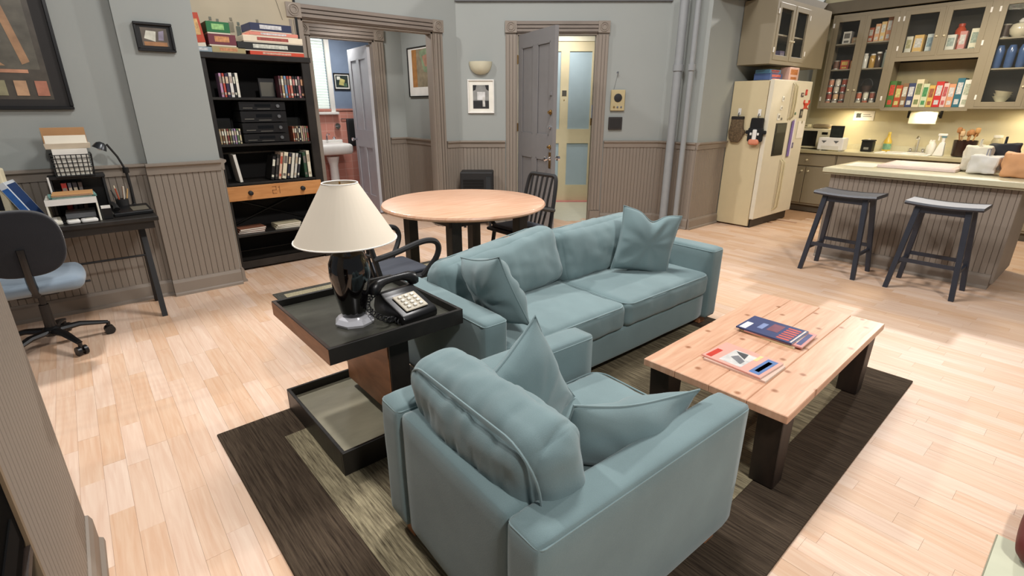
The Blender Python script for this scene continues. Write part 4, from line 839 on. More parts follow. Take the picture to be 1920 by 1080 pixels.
m.build('bowl', mat('#cfcab0', .5, name='plaster_sconce'), sn, smooth=True, ang=60); MB().box(-.06,.06,-.02,-.001,.03,.12).build('back_plate', WHITE, sn); MB().lathe([(.02,0),(.03,.05),(.01,.09)], 12, c=(0,-.05,.05)).build('bulb', WHITE, sn, smooth=True)
it = thing('intercom', 'cream wall intercom with round black speaker right of the front door', 'intercom', onback(1.93, 1.45), R(-40))
MB().box(0,.18,-.035,-.018,0,.25).build('box', mat('#b9a97f', .5), it, bevel=.006); MB().lathe([(.05,0),(.05,.008),(.04,.01)], 24, M=T((.09,-.035,.155), rx=R(90))).build('speaker_grille', BLKM, it, smooth=True)
for i in range(3): MB().lathe([(.012,0),(.012,.008)], 10, M=T((.045+.045*i,-.035,.045), rx=R(90))).build('button', BRASS if i < 1 else CHROME, it, smooth=True)
bs = thing('dark_wall_plate', 'square black wall plate under the intercom', 'wall plate', onback(1.92, 1.22), R(-40)); MB().box(0,.175,-.03,-.018,0,.155).build('plate', mat('#2c2724', .5), bs, bevel=.004); MB().box(.02,.155,-.034,-.03,.02,.135).build('panel', mat('#1c1917', .6), bs)
hk = thing('wall_hook', 'tiny chrome hook on the wall above the intercom', 'hook', onback(2.0, 1.87), R(-40)); MB().tube([(0,-.001,.03),(0,-.03,.0),(.0,-.045,.015),(0,-.05,.04)], .005, 6).build('hook', CHROME, hk, smooth=True); MB().lathe([(.014,0),(.012,.006)], 12, M=T((0,0,.03), rx=R(90))).build('rose', CHROME, hk, smooth=True)
MB().tube([(0,-.004,.0),(-.02,-.004,-.1),(-.035,-.004,-.17)], .0015, 4).build('cord', GREY, hk)
for PX_, PY_, r_, lbl in ((5.74,3.76,.05,'thick painted vertical pipe in the corner right of the front door'),(5.77,3.60,.032,'thinner painted pipe closest to the kitchen corner')):
    pp = thing('vertical_pipe', lbl, 'pipe', (PX_, PY_, 0)); MB().cyl((0,0,0),(0,0,2.72), r_, n=20).build('pipe', mat('#8f9293', .6, name='pipe_paint'), pp, smooth=True); MB().lathe([(r_+.03,0),(r_+.03,.012),(r_+.006,.025)], 20).build('collar', TRIM, pp, smooth=True)
    MB().lathe([(r_+.012,1.9),(r_+.012,1.97)], 20).build('coupling', mat('#8f9293', .6, name='pipe_paint'), pp, smooth=True)
ht = thing('space_heater', 'black box heater on the floor under the sconce', 'heater', onback(.02, 0), R(-40))
MB().box(0,.42,-.34,-.06,.30,.72).build('body', BLKM, ht, bevel=.015, seg=2); q = MB()
for i in range(8): q.box(.04,.30,-.346,-.34,.36+.035*i,.38+.035*i)
q.build('grille', BLK, ht); MB().box(.33,.39,-.345,-.34,.36,.66).build('control_panel', mat('#2d3033', .4), ht)
for a in ((.03,-.32),(.36,-.32),(.03,-.1),(.36,-.1)): MB().box(a[0],a[0]+.03,a[1],a[1]+.03,0,.30).build('leg', BLKM, ht)
# ------------------------------------------------------------------ kitchen cabinets
GLASSK = glassmat('cabinet_glass', (.4,.42,.4), .02, .03)
def glass_door(root, x0, x1, z0, z1, hinge_left=True, bar=.055):
    d = MB()
    d.box(x0,x0+bar,-.022,0,z0,z1).box(x1-bar,x1,-.022,0,z0,z1).box(x0+bar,x1-bar,-.022,0,z0,z0+bar).box(x0+bar,x1-bar,-.022,0,z1-bar,z1)
    o = d.build('door', CAB, root, bevel=.002)
    MB().box(x0+bar-.006,x1-bar+.006,-.012,-.008,z0+bar-.006,z1-bar+.006).build('pane', GLASSK, o)
    MB().lathe([(.011,0),(.006,.008),(.011,.014),(.009,.022)], 10, M=T((x1-.028 if hinge_left else x0+.028,-.022,z0+.22), rx=R(90))).build('knob', CREAM, o, smooth=True)
    for z in (z0+.08, z1-.12): MB().box((x0-.014) if hinge_left else x1-.004, (x0+.004) if hinge_left else x1+.014, -.026, -.001, z, z+.055).build('hinge', WHITE, o)
def carcass(root, W_, z0, z1, D_, shelves, gaps):
    t = .018
    MB().box(0,t,0,D_,z0,z1).build('side_panel', CAB, root); MB().box(W_-t,W_,0,D_,z0,z1).build('side_panel', CAB, root)
    MB().box(t,W_-t,0,D_,z1-t,z1).build('top_panel', CAB, root); MB().box(t,W_-t,0,D_,z0,z0+t).build('bottom_panel', CAB, root)
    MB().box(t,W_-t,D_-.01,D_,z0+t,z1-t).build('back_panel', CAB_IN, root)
    for z in shelves: MB().box(t,W_-t,.012,D_-.01,z-.016,z).build('shelf', mat('#8f8772', .6, name='shelf_paint'), root)
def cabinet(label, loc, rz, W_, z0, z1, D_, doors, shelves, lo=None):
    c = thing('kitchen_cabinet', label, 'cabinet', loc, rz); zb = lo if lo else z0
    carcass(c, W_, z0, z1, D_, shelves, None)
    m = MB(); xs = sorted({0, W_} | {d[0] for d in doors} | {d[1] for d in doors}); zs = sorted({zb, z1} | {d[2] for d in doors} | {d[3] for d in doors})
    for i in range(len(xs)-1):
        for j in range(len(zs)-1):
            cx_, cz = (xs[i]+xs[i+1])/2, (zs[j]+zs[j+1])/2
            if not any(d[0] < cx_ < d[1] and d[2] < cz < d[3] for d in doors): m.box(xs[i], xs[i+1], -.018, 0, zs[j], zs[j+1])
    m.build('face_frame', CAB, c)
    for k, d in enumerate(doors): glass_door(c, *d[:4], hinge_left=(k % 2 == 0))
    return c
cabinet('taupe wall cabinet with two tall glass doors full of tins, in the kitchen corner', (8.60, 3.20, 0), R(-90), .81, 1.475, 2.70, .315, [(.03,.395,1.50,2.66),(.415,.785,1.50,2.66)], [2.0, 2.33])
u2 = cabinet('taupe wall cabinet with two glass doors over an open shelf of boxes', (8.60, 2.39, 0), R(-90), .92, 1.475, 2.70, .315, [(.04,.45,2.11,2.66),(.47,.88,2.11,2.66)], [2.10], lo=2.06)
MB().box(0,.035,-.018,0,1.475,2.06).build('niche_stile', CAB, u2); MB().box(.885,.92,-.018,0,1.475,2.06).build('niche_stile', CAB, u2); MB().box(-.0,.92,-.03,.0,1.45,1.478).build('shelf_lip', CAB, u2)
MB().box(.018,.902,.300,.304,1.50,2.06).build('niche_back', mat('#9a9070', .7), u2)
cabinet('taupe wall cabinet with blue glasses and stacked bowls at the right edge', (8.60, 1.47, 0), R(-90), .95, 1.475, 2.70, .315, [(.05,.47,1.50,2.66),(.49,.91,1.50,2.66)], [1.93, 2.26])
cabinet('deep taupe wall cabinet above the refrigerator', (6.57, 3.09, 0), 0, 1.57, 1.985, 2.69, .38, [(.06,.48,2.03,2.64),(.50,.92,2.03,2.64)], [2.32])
# food and crockery
def carton(label, x, y, z, w_, h, d, col, acc, name='food_box', cat='food box', group=None, rz=R(-90)):
    b = thing(name, label, cat, (x, y, z), rz, group)
    MB().box(-w_/2,w_/2,0,d,0,h).build('carton', mat(col, .45), b, bevel=.002)
    MB().box(-w_*.36,w_*.36,-.0008,0,h*.45,h*.85).box(-w_*.30,w_*.30,-.0008,0,h*.10,h*.28).build('front_print', mat(acc, .45, var=.5, scale=50), b); return b
def tin(label, x, y, z, r_, h, col, top='#c9c6bd', group=None, name='tin_can', cat='can'):
    b = thing(name, label, cat, (x, y, z), 0, group)
    MB().lathe([(r_,0),(r_*1.03,.003),(r_*.97,.008),(r_*.97,h-.008),(r_*1.03,h-.003),(r_,h)], 14).build('body', mat(top, .3, .6), b, smooth=True)
    MB().lathe([(r_*.985,.014),(r_*.985,h-.014)], 14, caps=False).build('label', mat(col, .5, var=.3, scale=30), b, smooth=True); return b
def jar(label, x, y, z, prof, col, lid=None, rough=.15, name='bottle', cat='bottle', group=None, lidm='#e9e6dd', lab=None):
    b = thing(name, label, cat, (x, y, z), 0, group); MB().lathe(prof, 16).build('body', mat(col, rough), b, smooth=True)
    if lid: MB().lathe(lid, 14).build('cap', mat(lidm, .4), b, smooth=True)
    if lab: MB().lathe(lab[0], 16, caps=False).build('label', mat(lab[1], .5, var=.4, scale=30), b, smooth=True)
    return b
cer = [('green','#4f7a3e','#c94f3a',.075,.30),('rusty orange','#b5512f','#e8c07a',.07,.25),('brown and cream','#8a6a4a','#e6d8b8',.06,.27),('dark blue','#3a4468','#d8d4c8',.07,.27),('tall ivory','#e3d8b4','#7f8a5a',.075,.31),('pale green','#cfd6b0','#4f8f5a',.065,.26),('yellow','#d8b25a','#9a5a3a',.06,.24),('bright red','#c9302c','#f0dcd0',.075,.28),('pink and white','#e0c0b8','#b85a5a',.05,.26),('peach','#d89a72','#f0e0c8',.065,.25),('teal blue','#2f6a7a','#e0e0d8',.07,.31),('white','#e6e3d6','#b0b5a0',.075,.29)]
yy = 2.365
for i, (n_, c, a, w_, h) in enumerate(cer):
    carton(f'{n_} cereal box, {ORD[i]} from the left on the open kitchen shelf', 8.65, yy - w_/2*1.03, 1.494, w_*1.03, h*1.1, .19, c, a, group='cereal boxes on the open shelf'); yy -= w_*1.03 + .003
for k, (n_, c, a, y, w_, h) in enumerate((('white','#dcdac8','#b0ab80',2.27,.07,.26),('golden','#d8b36a','#f0e6c0',2.17,.10,.27),('pale blue','#c3cdc8','#7f98a0',2.05,.07,.27))):
    carton(f'{n_} packet, {ORD[k]} from the left behind the left upper glass door', 8.68, y, 2.101, w_, h, .16, c, a, group='packets behind upper doors')
for k, (n_, c, a, y, w_, h) in enumerate((('white and grey','#d9d9cc','#9aa8a0',1.83,.09,.24),('pink','#c98a82','#f0d8c0',1.72,.07,.27),('ivory','#dcd9c0','#8fa090',1.61,.08,.29))):
    carton(f'{n_} packet, {ORD[k]} from the left behind the right upper glass door', 8.66, y, 2.101, w_, h, .09, c, a, group='packets behind upper doors')
jar('round orange jar above the packets behind the right upper glass door', 8.82, 1.79, 2.101, [(.05,0),(.055,.02),(.055,.30),(.03,.34)], '#c9502f', [(.035,.34),(.035,.37)], lidm='#c04a30', name='jar', cat='jar')
# corner cabinet, left door
carton('white box on the top shelf of the corner cabinet', 8.68, 3.02, 2.331, .10, .16, .12, '#dedacb', '#6d6a60'); carton('low tan box beside the white box on the top shelf of the corner cabinet', 8.68, 2.88, 2.331, .14, .08, .12, '#b08a62', '#d8b890')
tin('brown tin on the middle shelf of the corner cabinet', 8.69, 3.09, 2.001, .04, .12, '#6b4a38'); carton('red and yellow packet on the middle shelf of the corner cabinet', 8.68, 2.98, 2.001, .11, .12, .1, '#b84a34', '#e0a85a'); carton('orange packet on the middle shelf of the corner cabinet', 8.68, 2.86, 2.001, .10, .11, .1, '#c9824a', '#f0d8a0')
cc = ['#c98f72','#d8d2c0','#b5583f','#c9c4b0','#9a4a3c','#d8b48a']
for r_ in range(4):
    for j in range(4):
        k = r_*4 + j
        tin(f'small labelled tin, {ORD[j]} from the left, {("bottom","second","third","top")[r_]} tier behind the left corner cabinet door', 8.68 + .02*(r_ % 2), 3.11 - j*.088, 1.494 + r_*.096, .036, .094, cc[k % 6], group='tins stacked in the corner cabinet')
# corner cabinet, right door
for k, (n_, c, y, h) in enumerate((('rust','#b5603f',2.73,.18),('peach','#d8a578',2.66,.22),('yellow','#d9b878',2.595,.24),('orange','#c98a5a',2.53,.29),('cream','#d6c9a0',2.465,.26))):
    carton(f'{n_} food packet, {ORD[k]} from the left on the top right shelf of the corner cabinet', 8.68, y, 2.331, .058, h, .14, c, '#e9d9b8', group='packets in the corner cabinet')
for k, (n_, c, y, h) in enumerate((('white','#d9d9cf',2.74,.19),('amber','#b5904a',2.65,.18),('dark','#4a3a2c',2.58,.2),('pale green','#bcc9b8',2.49,.22))):
    jar(f'{n_} storage jar, {ORD[k]} from left on the corner cabinet middle shelf', 8.70, y, 2.001, [(.034,0),(.036,.01),(.036,h*.8),(.026,h*.9)], c, [(.028,h*.9),(.028,h)], name='jar', cat='jar', group='jars in the corner cabinet')
for r_ in range(2):
    for j in range(4):
        tin(f'spice tin, {ORD[j]} from the left, {("lower","upper")[r_]} tier behind the right corner cabinet door', 8.69, 2.72 - j*.083, 1.494 + r_*.10, .034, .098, ['#d9d3bc','#b8684c','#dcd8c4','#8f5040'][(j+r_) % 4], group='spice tins in the corner cabinet')
rg = thing('dark_handle_basket', 'dark round handled basket above the spice tins', 'basket', (8.72, 2.66, 1.695)); MB().tube([(0,.07*math.cos(t*math.pi/10),.08+.09*math.sin(t*math.pi/10)) for t in range(11)], .008, 6).build('handle', BLKM, rg, smooth=True); MB().lathe([(.05,0),(.07,.08),(.066,.08),(.047,.006)], 16).build('bowl', mat('#3b2c26', .6), rg, smooth=True)
# right cabinet
for k in range(4):
    jar(f'blue drinking glass, {ORD[k]} from the left on the middle shelf of the right cabinet', 8.70, 1.34 - .105*k, 1.931, [(.032,0),(.042,.02),(.045,.20),(.03,.25)], '#3f5a86', name='glass', cat='glass', group='blue glasses in the right cabinet')
for k in range(3):
    pl = thing('plate', f'pale plate, {("lowest","middle","uppermost")[k]} under the bowls in the right cabinet', 'plate', (8.72, 1.22, 1.494 + .014*k)); MB().lathe([(.05,0),(.06,.004),(.125,.012),(.125,.014),(.06,.007),(.0,.006)], 24, caps=False).build('rim', mat('#cfcaa8', .35), pl, smooth=True); MB().lathe([(.058,.0),(.058,.006)], 20).build('well', mat('#d6d1b2', .35), pl)
for k in range(3):
    bw_ = thing('bowl', f'cream bowl, {("lowest","middle","uppermost")[k]} of the stack in the right cabinet', 'bowl', (8.72, 1.21, 1.545 + .028*k), rot=(R(4*k), 0, 0)); MB().lathe([(.04,0),(.045,.012),(.085,.07),(.09,.075),(.082,.072),(.04,.018)], 24, caps=False).build('wall', mat('#dbd5b8', .35), bw_, smooth=True); MB().lathe([(.04,0),(.04,.014)], 20).build('base', mat('#dbd5b8', .35), bw_)
jar('round white teapot shaped jar on the top shelf of the right cabinet', 8.72, 1.22, 2.261, [(.05,0),(.09,.04),(.10,.09),(.08,.14),(.03,.16)], '#cfc9b0', [(.03,.16),(.035,.175),(.012,.20)], name='jar', cat='jar')
tin('dark brown canister on the top shelf of the right cabinet', 8.72, 1.35, 2.261, .05, .15, '#3a2a22')
# cabinet over fridge
bsk = thing('woven_basket', 'tan woven basket behind the left door above the refrigerator', 'basket', (6.86, 3.30, 2.32+.0)); MB().lathe([(.09,0),(.13,.14),(.125,.14),(.085,.006)], 18).build('weave', mat('#a98f5f', .8, var=.4, scale=60), bsk, smooth=True); MB().tube([(.12*math.cos(t*math.pi/9),0,.14+.09*math.sin(t*math.pi/9)) for t in range(10)], .008, 6).build('handle', mat('#8f7548', .8), bsk, smooth=True)
tin('grey canister on the lower shelf above the refrigerator', 6.83, 3.30, 2.004, .06, .2, '#8d8468'); carton('lilac packet behind the right door above the refrigerator', 7.27, 3.25, 2.004, .13, .17, .1, '#8f86b0', '#b8b0cc', rz=0); carton('tan packet standing on the lower shelf above the refrigerator', 6.96, 3.22, 2.004, .08, .24, .1, '#a3855c', '#c9b088', rz=0)
# ------------------------------------------------------------------ base cabinets and worktop
def base_unit(label, y, W_):
    c = thing('base_cabinet', label, 'cabinet', (8.32, y, 0), R(-90), 'base cabinets along the kitchen wall')
    MB().box(0,W_,0,.59,.10,.855).build('body', CAB, c); MB().box(0,W_,.05,.59,0,.10).build('toe_kick', mat('#5c5343', .7), c)
    dr = MB().box(.012,W_-.012,-.02,0,.68,.84).build('drawer', CAB, c, bevel=.004); MB().lathe([(.012,0),(.007,.01),(.012,.02)], 10, M=T((W_/2,-.02,.76), rx=R(90))).build('knob', CREAM, dr, smooth=True)
    for x0, x1 in ((.012, W_/2-.004), (W_/2+.004, W_-.012)):
        d = MB().box(x0,x1,-.02,0,.13,.66).build('door', CAB, c, bevel=.004); MB().lathe([(.012,0),(.007,.01),(.012,.02)], 10, M=T(((x1-.04) if x0 < .1 else (x0+.04),-.02,.60), rx=R(90))).build('knob', CREAM, d, smooth=True)
for i, l in enumerate(('taupe base cabinet nearest the refrigerator, left of the island','taupe base cabinet second from the refrigerator, under the microwave end of the worktop','taupe base cabinet third from the refrigerator, under the sink','taupe base cabinet fourth from the refrigerator','taupe base cabinet fifth from the refrigerator')): base_unit(l, 3.47 - .76*i, .755)
ctp = thing('worktop', 'pale laminate kitchen worktop with backsplash under the wall cabinets', 'worktop', (0,0,0))
MB().box(8.28,8.42,-.33,3.475,.857,.90).box(8.78,8.915,-.33,3.475,.857,.90).box(8.42,8.78,2.28,3.475,.857,.90).box(8.42,8.78,-.33,1.72,.857,.90).build('slab', COUNTER, ctp)
MB().box(8.275,8.28,-.33,3.475,.86,.898).build('front_edge', mat('#b3a884', .5), ctp); MB().box(8.895,8.915,-.33,3.475,.90,.98).build('backsplash', COUNTER, ctp)
snk = thing('kitchen_sink', 'white drop in sink set into the worktop', 'sink', (8.60, 2.0, .90))
MB().box(-.2,-.16,-.30,.30,0,.012).box(.16,.2,-.30,.30,0,.012).box(-.16,.16,-.30,-.26,0,.012).box(-.16,.16,.26,.30,0,.012).box(-.16,.16,-.02,.02,-.02,.01).build('rim', WHITE, snk, bevel=.004)
MB().box(-.17,-.16,-.27,.27,-.04,0).box(.16,.17,-.27,.27,-.04,0).box(-.17,.17,-.275,-.265,-.04,0).box(-.17,.17,.265,.275,-.04,0).box(-.17,.17,-.27,.27,-.042,-.038).build('basin', mat('#d8d5c8', .3), snk)
fau = thing('kitchen_tap', 'chrome tap behind the kitchen sink', 'tap', (8.845, 1.93, .90)); MB().box(-.02,.02,-.10,.10,0,.02).build('base', CHROME, fau, bevel=.004); MB().tube([(0,0,.02),(0,0,.17),(-.02,0,.21),(-.08,0,.22),(-.12,0,.19)], .011, 8).build('spout', CHROME, fau, smooth=True)
for s_ in (-.07,.07): MB().lathe([(.012,.02),(.02,.05),(.014,.06)], 10, c=(0,s_,0)).build('handle', CHROME, fau, smooth=True)
mw = thing('microwave', 'cream microwave oven with black door in the kitchen corner', 'microwave', (8.52, 3.44, .902), R(-90))
MB().box(0,.52,0,.34,.012,.29).build('case', CREAM, mw, bevel=.006); MB().box(.06,.34,-.008,0,.04,.26).build('door', mat('#1b1b1c', .15), mw, bevel=.003); MB().box(.38,.50,-.004,0,.03,.27).build('control_panel', mat('#d2c9a8', .5), mw); MB().box(.40,.48,-.006,-.004,.21,.245).build('display', DARKGLASS, mw)
for i in range(3):
    for j in range(3): MB().box(.40+.03*i,.42+.03*i,-.007,-.004,.07+.035*j,.09+.035*j).build('button', WHITE, mw)
for a in (.04,.46): MB().box(a,a+.03,.03,.3,0,.012).build('foot', BLKM, mw)
b_ = thing('bread_loaf_bag', 'plastic bag of rolls lying on the microwave', 'bag', (8.66, 3.10, 1.194)); MB().soft((.14,.24,.06), .028, 8, nz=.012, nf=18, c=(0,0,.031)).build('bag', mat('#8f7f62', .35, var=.3), b_, smooth=True); MB().soft((.03,.05,.03), .012, 5, c=(0,-.14,.03)).build('twist', mat('#b8a98c', .4), b_, smooth=True)
carton('low cream carton lying on the microwave at left', 8.60, 3.34, 1.194, .12, .055, .12, '#cfc6a4', '#9a9070')
rd = thing('toaster_oven', 'white worktop appliance with two dials beside the microwave', 'appliance', (8.32, 3.0, .902), R(-90)); MB().box(0,.33,0,.19,.012,.18).build('case', WHITE, rd, bevel=.01, seg=2)
for a in (.08,.24): MB().prism([(a-.035,.14),(a+.035,.14),(a,.105)], 'y', -.003, 0).build('dial', GREY, rd)
for a in (.03,.28): MB().box(a,a+.025,.02,.17,0,.012).build('foot', WHITE, rd)
MB().box(.05,.28,-.002,0,.03,.07).build('front_plate', mat('#d9d5c8', .5), rd)
pb = thing('black_picture_block', 'small black frame standing on the white appliance', 'picture', (8.40, 2.89, 1.084), R(-90)); MB().box(0,.17,0,.02,0,.16).build('frame', BLK, pb, bevel=.003); MB().box(.015,.155,-.001,0,.015,.145).build('print', mat('#1e2420', .4, var=.6, scale=25), pb); MB().box(.06,.11,.02,.07,0,.012).build('stand', BLK, pb)
gj = thing('black_canister', 'small black square canister on the worktop', 'canister', (8.62, 2.45, .902), R(-90)); MB().box(-.07,.07,-.06,.06,0,.14).build('body', BLK, gj, bevel=.008); MB().box(-.075,.075,-.065,.065,.14,.16).build('lid', BLKM, gj, bevel=.006); MB().box(-.03,.03,-.0612,-.06,.03,.06).build('label', mat('#8d8a80', .5), gj); MB().lathe([(.02,.16),(.012,.18)], 10).build('knob', CREAM, gj)
jar('yellow oil bottle with green label on the worktop', 8.80, 2.27, .902, [(.045,0),(.048,.01),(.048,.14),(.02,.20),(.018,.24)], '#c9a93f', [(.02,.24),(.02,.265)], lidm='#c9b25a', lab=([(.0487,.03),(.0487,.11)], '#6f9a7a'))
jar('small clear soap pump bottle behind the sink', 8.85, 1.80, .902, [(.03,0),(.032,.01),(.032,.10),(.012,.13)], '#cfcfc4', [(.012,.13),(.014,.15),(.006,.18)])
sp = thing('spray_bottle', 'white trigger spray bottle on the worktop', 'bottle', (8.52, 1.62, .902), R(-90)); MB().hexa([(-.06,-.035,0),(.05,-.035,0),(.05,.035,0),(-.06,.035,0)], [(-.01,-.025,.17),(.04,-.025,.17),(.04,.025,.17),(-.01,.025,.17)]).build('body', WHITE, sp, bevel=.01, seg=2, smooth=True); MB().box(0,.03,-.012,.012,.165,.23).build('neck', WHITE, sp, bevel=.003); MB().box(-.05,.045,-.016,.016,.245,.275).build('head', WHITE, sp, bevel=.005); MB().box(-.01,.04,-.017,.017,.225,.248).build('collar', mat('#5f7f86', .4), sp); MB().box(-.04,-.028,-.006,.006,.19,.25).build('trigger', WHITE, sp)
jar('white tall detergent bottle beside the spray bottle', 8.60, 1.72, .902, [(.04,0),(.044,.01),(.044,.13),(.018,.17)], '#dedbd0', [(.018,.17),(.018,.19)])
pt = thing('utensil_crock', 'dark brown crock full of wooden utensils on the worktop', 'crock', (8.62, 1.40, .902)); MB().lathe([(.10,0),(.112,.01),(.122,.20),(.114,.20),(.104,.012)], 22).build('crock', mat('#2f1d17', .2, name='brown_glaze'), pt, smooth=True)
for i in range(7):
    a = i*.9; p1 = (.07*math.cos(a), .09*math.sin(a), .26+.02*(i % 3)); u = MB().cyl((.03*math.cos(a),.03*math.sin(a),.02), p1, .007, n=6); u.soft((.045,.05,.07), .018, 5, c=(p1[0],p1[1],p1[2]+.02)); u.build('utensil', mat(['#b8824f','#c9995f','#a87445','#d2b48a'][i % 4], .6), pt, smooth=True)
jar('clear glass canister at the right end of the worktop', 8.70, 1.12, .902, [(.05,0),(.055,.01),(.055,.20),(.04,.24)], '#b8ad8a', [(.045,.24),(.045,.27)], rough=.1, lidm='#e3dfcf', name='jar', cat='jar'); jar('small spice jar with pale cap between crock and canister', 8.56, 1.22, .902, [(.03,0),(.03,.11),(.022,.13)], '#8a5f4c', [(.026,.13),(.026,.16)], name='jar', cat='jar')
nt_ = thing('wall_note', 'white card with a dark emblem taped below the corner cabinet', 'note', (8.918, 2.80, 1.31), R(-90)); MB().box(0,.26,-.004,-.001,0,.13).build('card', PAPER, nt_); MB().soft((.06,.002,.06), .0009, 6, nz=.008, nf=40, c=(.065,-.0045,.068)).build('emblem_print', mat('#3a4038', .6), nt_, smooth=True); MB().box(.12,.23,-.0046,-.004,.05,.06).box(.12,.21,-.0046,-.004,.075,.085).build('print_and_reflection_line', mat('#8d8a80', .6), nt_)
ptw = thing('paper_towel_holder', 'paper towel roll in a holder under the open shelf', 'paper towel', (8.80, 1.93, 1.385)); MB().cyl((0,-.15,0),(0,.15,0), .055, n=22).build('roll', mat('#dcd6b8', .9), ptw, smooth=True); MB().box(-.0,.002,-.15,.15,-.10,0, T((-.055,0,0))).build('loose_sheet', mat('#e0dabd', .9), ptw)
for s_ in (-1, 1): MB().box(-.02,.02,s_*.175-.012,s_*.175+.012,-.03,.066).build('bracket', BLKM, ptw, bevel=.004)
MB().cyl((0,-.175,0),(0,.175,0), .012).build('rod', BLKM, ptw)
# ------------------------------------------------------------------ refrigerator
fg = thing('refrigerator', 'tall cream side by side refrigerator with a black dispenser', 'refrigerator', (6.57, 2.97, 0))
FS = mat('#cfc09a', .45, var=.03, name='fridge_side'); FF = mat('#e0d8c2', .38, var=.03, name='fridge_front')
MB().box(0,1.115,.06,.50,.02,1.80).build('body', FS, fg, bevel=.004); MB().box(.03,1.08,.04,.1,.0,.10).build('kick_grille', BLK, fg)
dl_ = MB().box(.004,.555,0,.055,.115,1.81).build('freezer_door', FF, fg, bevel=.008, seg=2); dr_ = MB().box(.563,1.112,0,.055,.115,1.81).build('fridge_door', FF, fg, bevel=.008, seg=2)
MB().box(.22,.53,-.006,0,.905,1.305).build('dispenser_surround', BLK, dl_, bevel=.003); MB().box(.25,.50,-.009,-.006,1.19,1.29).build('dispenser_panel', mat('#3a3d38', .3, var=.4, scale=20), dl_); MB().box(.26,.49,-.008,-.006,.93,1.17).build('dispenser_recess', mat('#050505', .3), dl_)
for d_, x in ((dl_,.522),(dr_,.585)):
    MB().tube([(x,0,1.78),(x,-.035,1.74),(x,-.04,1.55),(x,-.035,1.38),(x,0,1.34)], .010, 8).build('upper_handle', mat('#b5a984', .4), d_, smooth=True); MB().tube([(x,0,.85),(x,-.035,.81),(x,-.04,.5),(x,-.035,.22),(x,0,.18)], .010, 8).build('lower_handle', mat('#c9bd98', .4), d_, smooth=True)
def magnet(label, x, z, w_, h, col, acc):
    m = thing('fridge_magnet', label, 'magnet', (6.57+x, 2.968, z), 0, 'magnets on the refrigerator'); MB().box(-w_/2,w_/2,-.008,0,0,h).build('tile', mat(col, .5), m, bevel=.002); MB().box(-w_*.3,w_*.3,-.009,-.008,h*.3,h*.75).build('print', mat(acc, .5), m)
for a in (('small white letter shaped magnet at the top of the freezer door',.30,1.56,.04,.06,'#efece0','#8d8a80'),('square white magnet below the letter on the freezer door',.29,1.46,.05,.05,'#efece0','#9a9484'),('white paper tag magnet above the dispenser',.25,1.34,.06,.08,'#f0ede2','#77736a'),('tiny grey magnet beside the paper tag',.34,1.34,.03,.03,'#8d8a7c','#55524a'),
  ('dark rectangle magnet near the top of the right fridge door',.84,1.62,.07,.05,'#5a4a48','#c9b8a8'),('red heart coloured magnet at the top of the right fridge door',.95,1.64,.05,.07,'#b5362c','#d9655a'),('dark photo magnet in the middle of the right fridge door',.90,1.36,.08,.11,'#3d3a34','#9a9484'),('purple grey magnet low on the right fridge door',.80,.98,.04,.07,'#6d6480','#8f88a0'),('small green magnet beside the fridge handle',.72,1.40,.03,.03,'#4f6a4a','#7f9a78')): magnet(*a)
lob = thing('fridge_magnet', 'big red orange crab magnet on the right fridge door', 'magnet', (7.57, 2.966, 1.46), 0, 'magnets on the refrigerator'); MB().soft((.09,.014,.07), .006, 7, c=(0,0,.05)).build('body', mat('#c9452f', .5), lob, smooth=True)
for s_ in (-1,1):
    MB().tube([(s_*.04,-.004,.06),(s_*.08,-.006,.09),(s_*.07,-.006,.12)], .010, 6).build('claw', mat('#c9452f', .5), lob, smooth=True); MB().tube([(s_*.03,-.004,.03),(s_*.08,-.004,.01)], .006, 6).build('leg', mat('#c9452f', .5), lob, smooth=True)
ptow = thing('purple_strip', 'purple and white notepad strip beside the dispenser', 'notepad', (7.225, 2.955, .88)); MB().box(0,.05,-.006,.003,0,.45).build('pad', mat('#7f6aa8', .6), ptow); MB().box(.05,.085,-.006,.003,0,.47).build('white_edge', mat('#e3dfe6', .6), ptow)
sht = thing('fridge_paper', 'white sheet of paper hanging on the right edge of the fridge door', 'paper', (7.44, 2.966, 1.10)); MB().box(0,.20,-.002,0,0,.22).build('sheet', PAPER, sht); MB().box(.08,.12,-.006,-.002,.19,.22).build('clip', CHROME, sht)
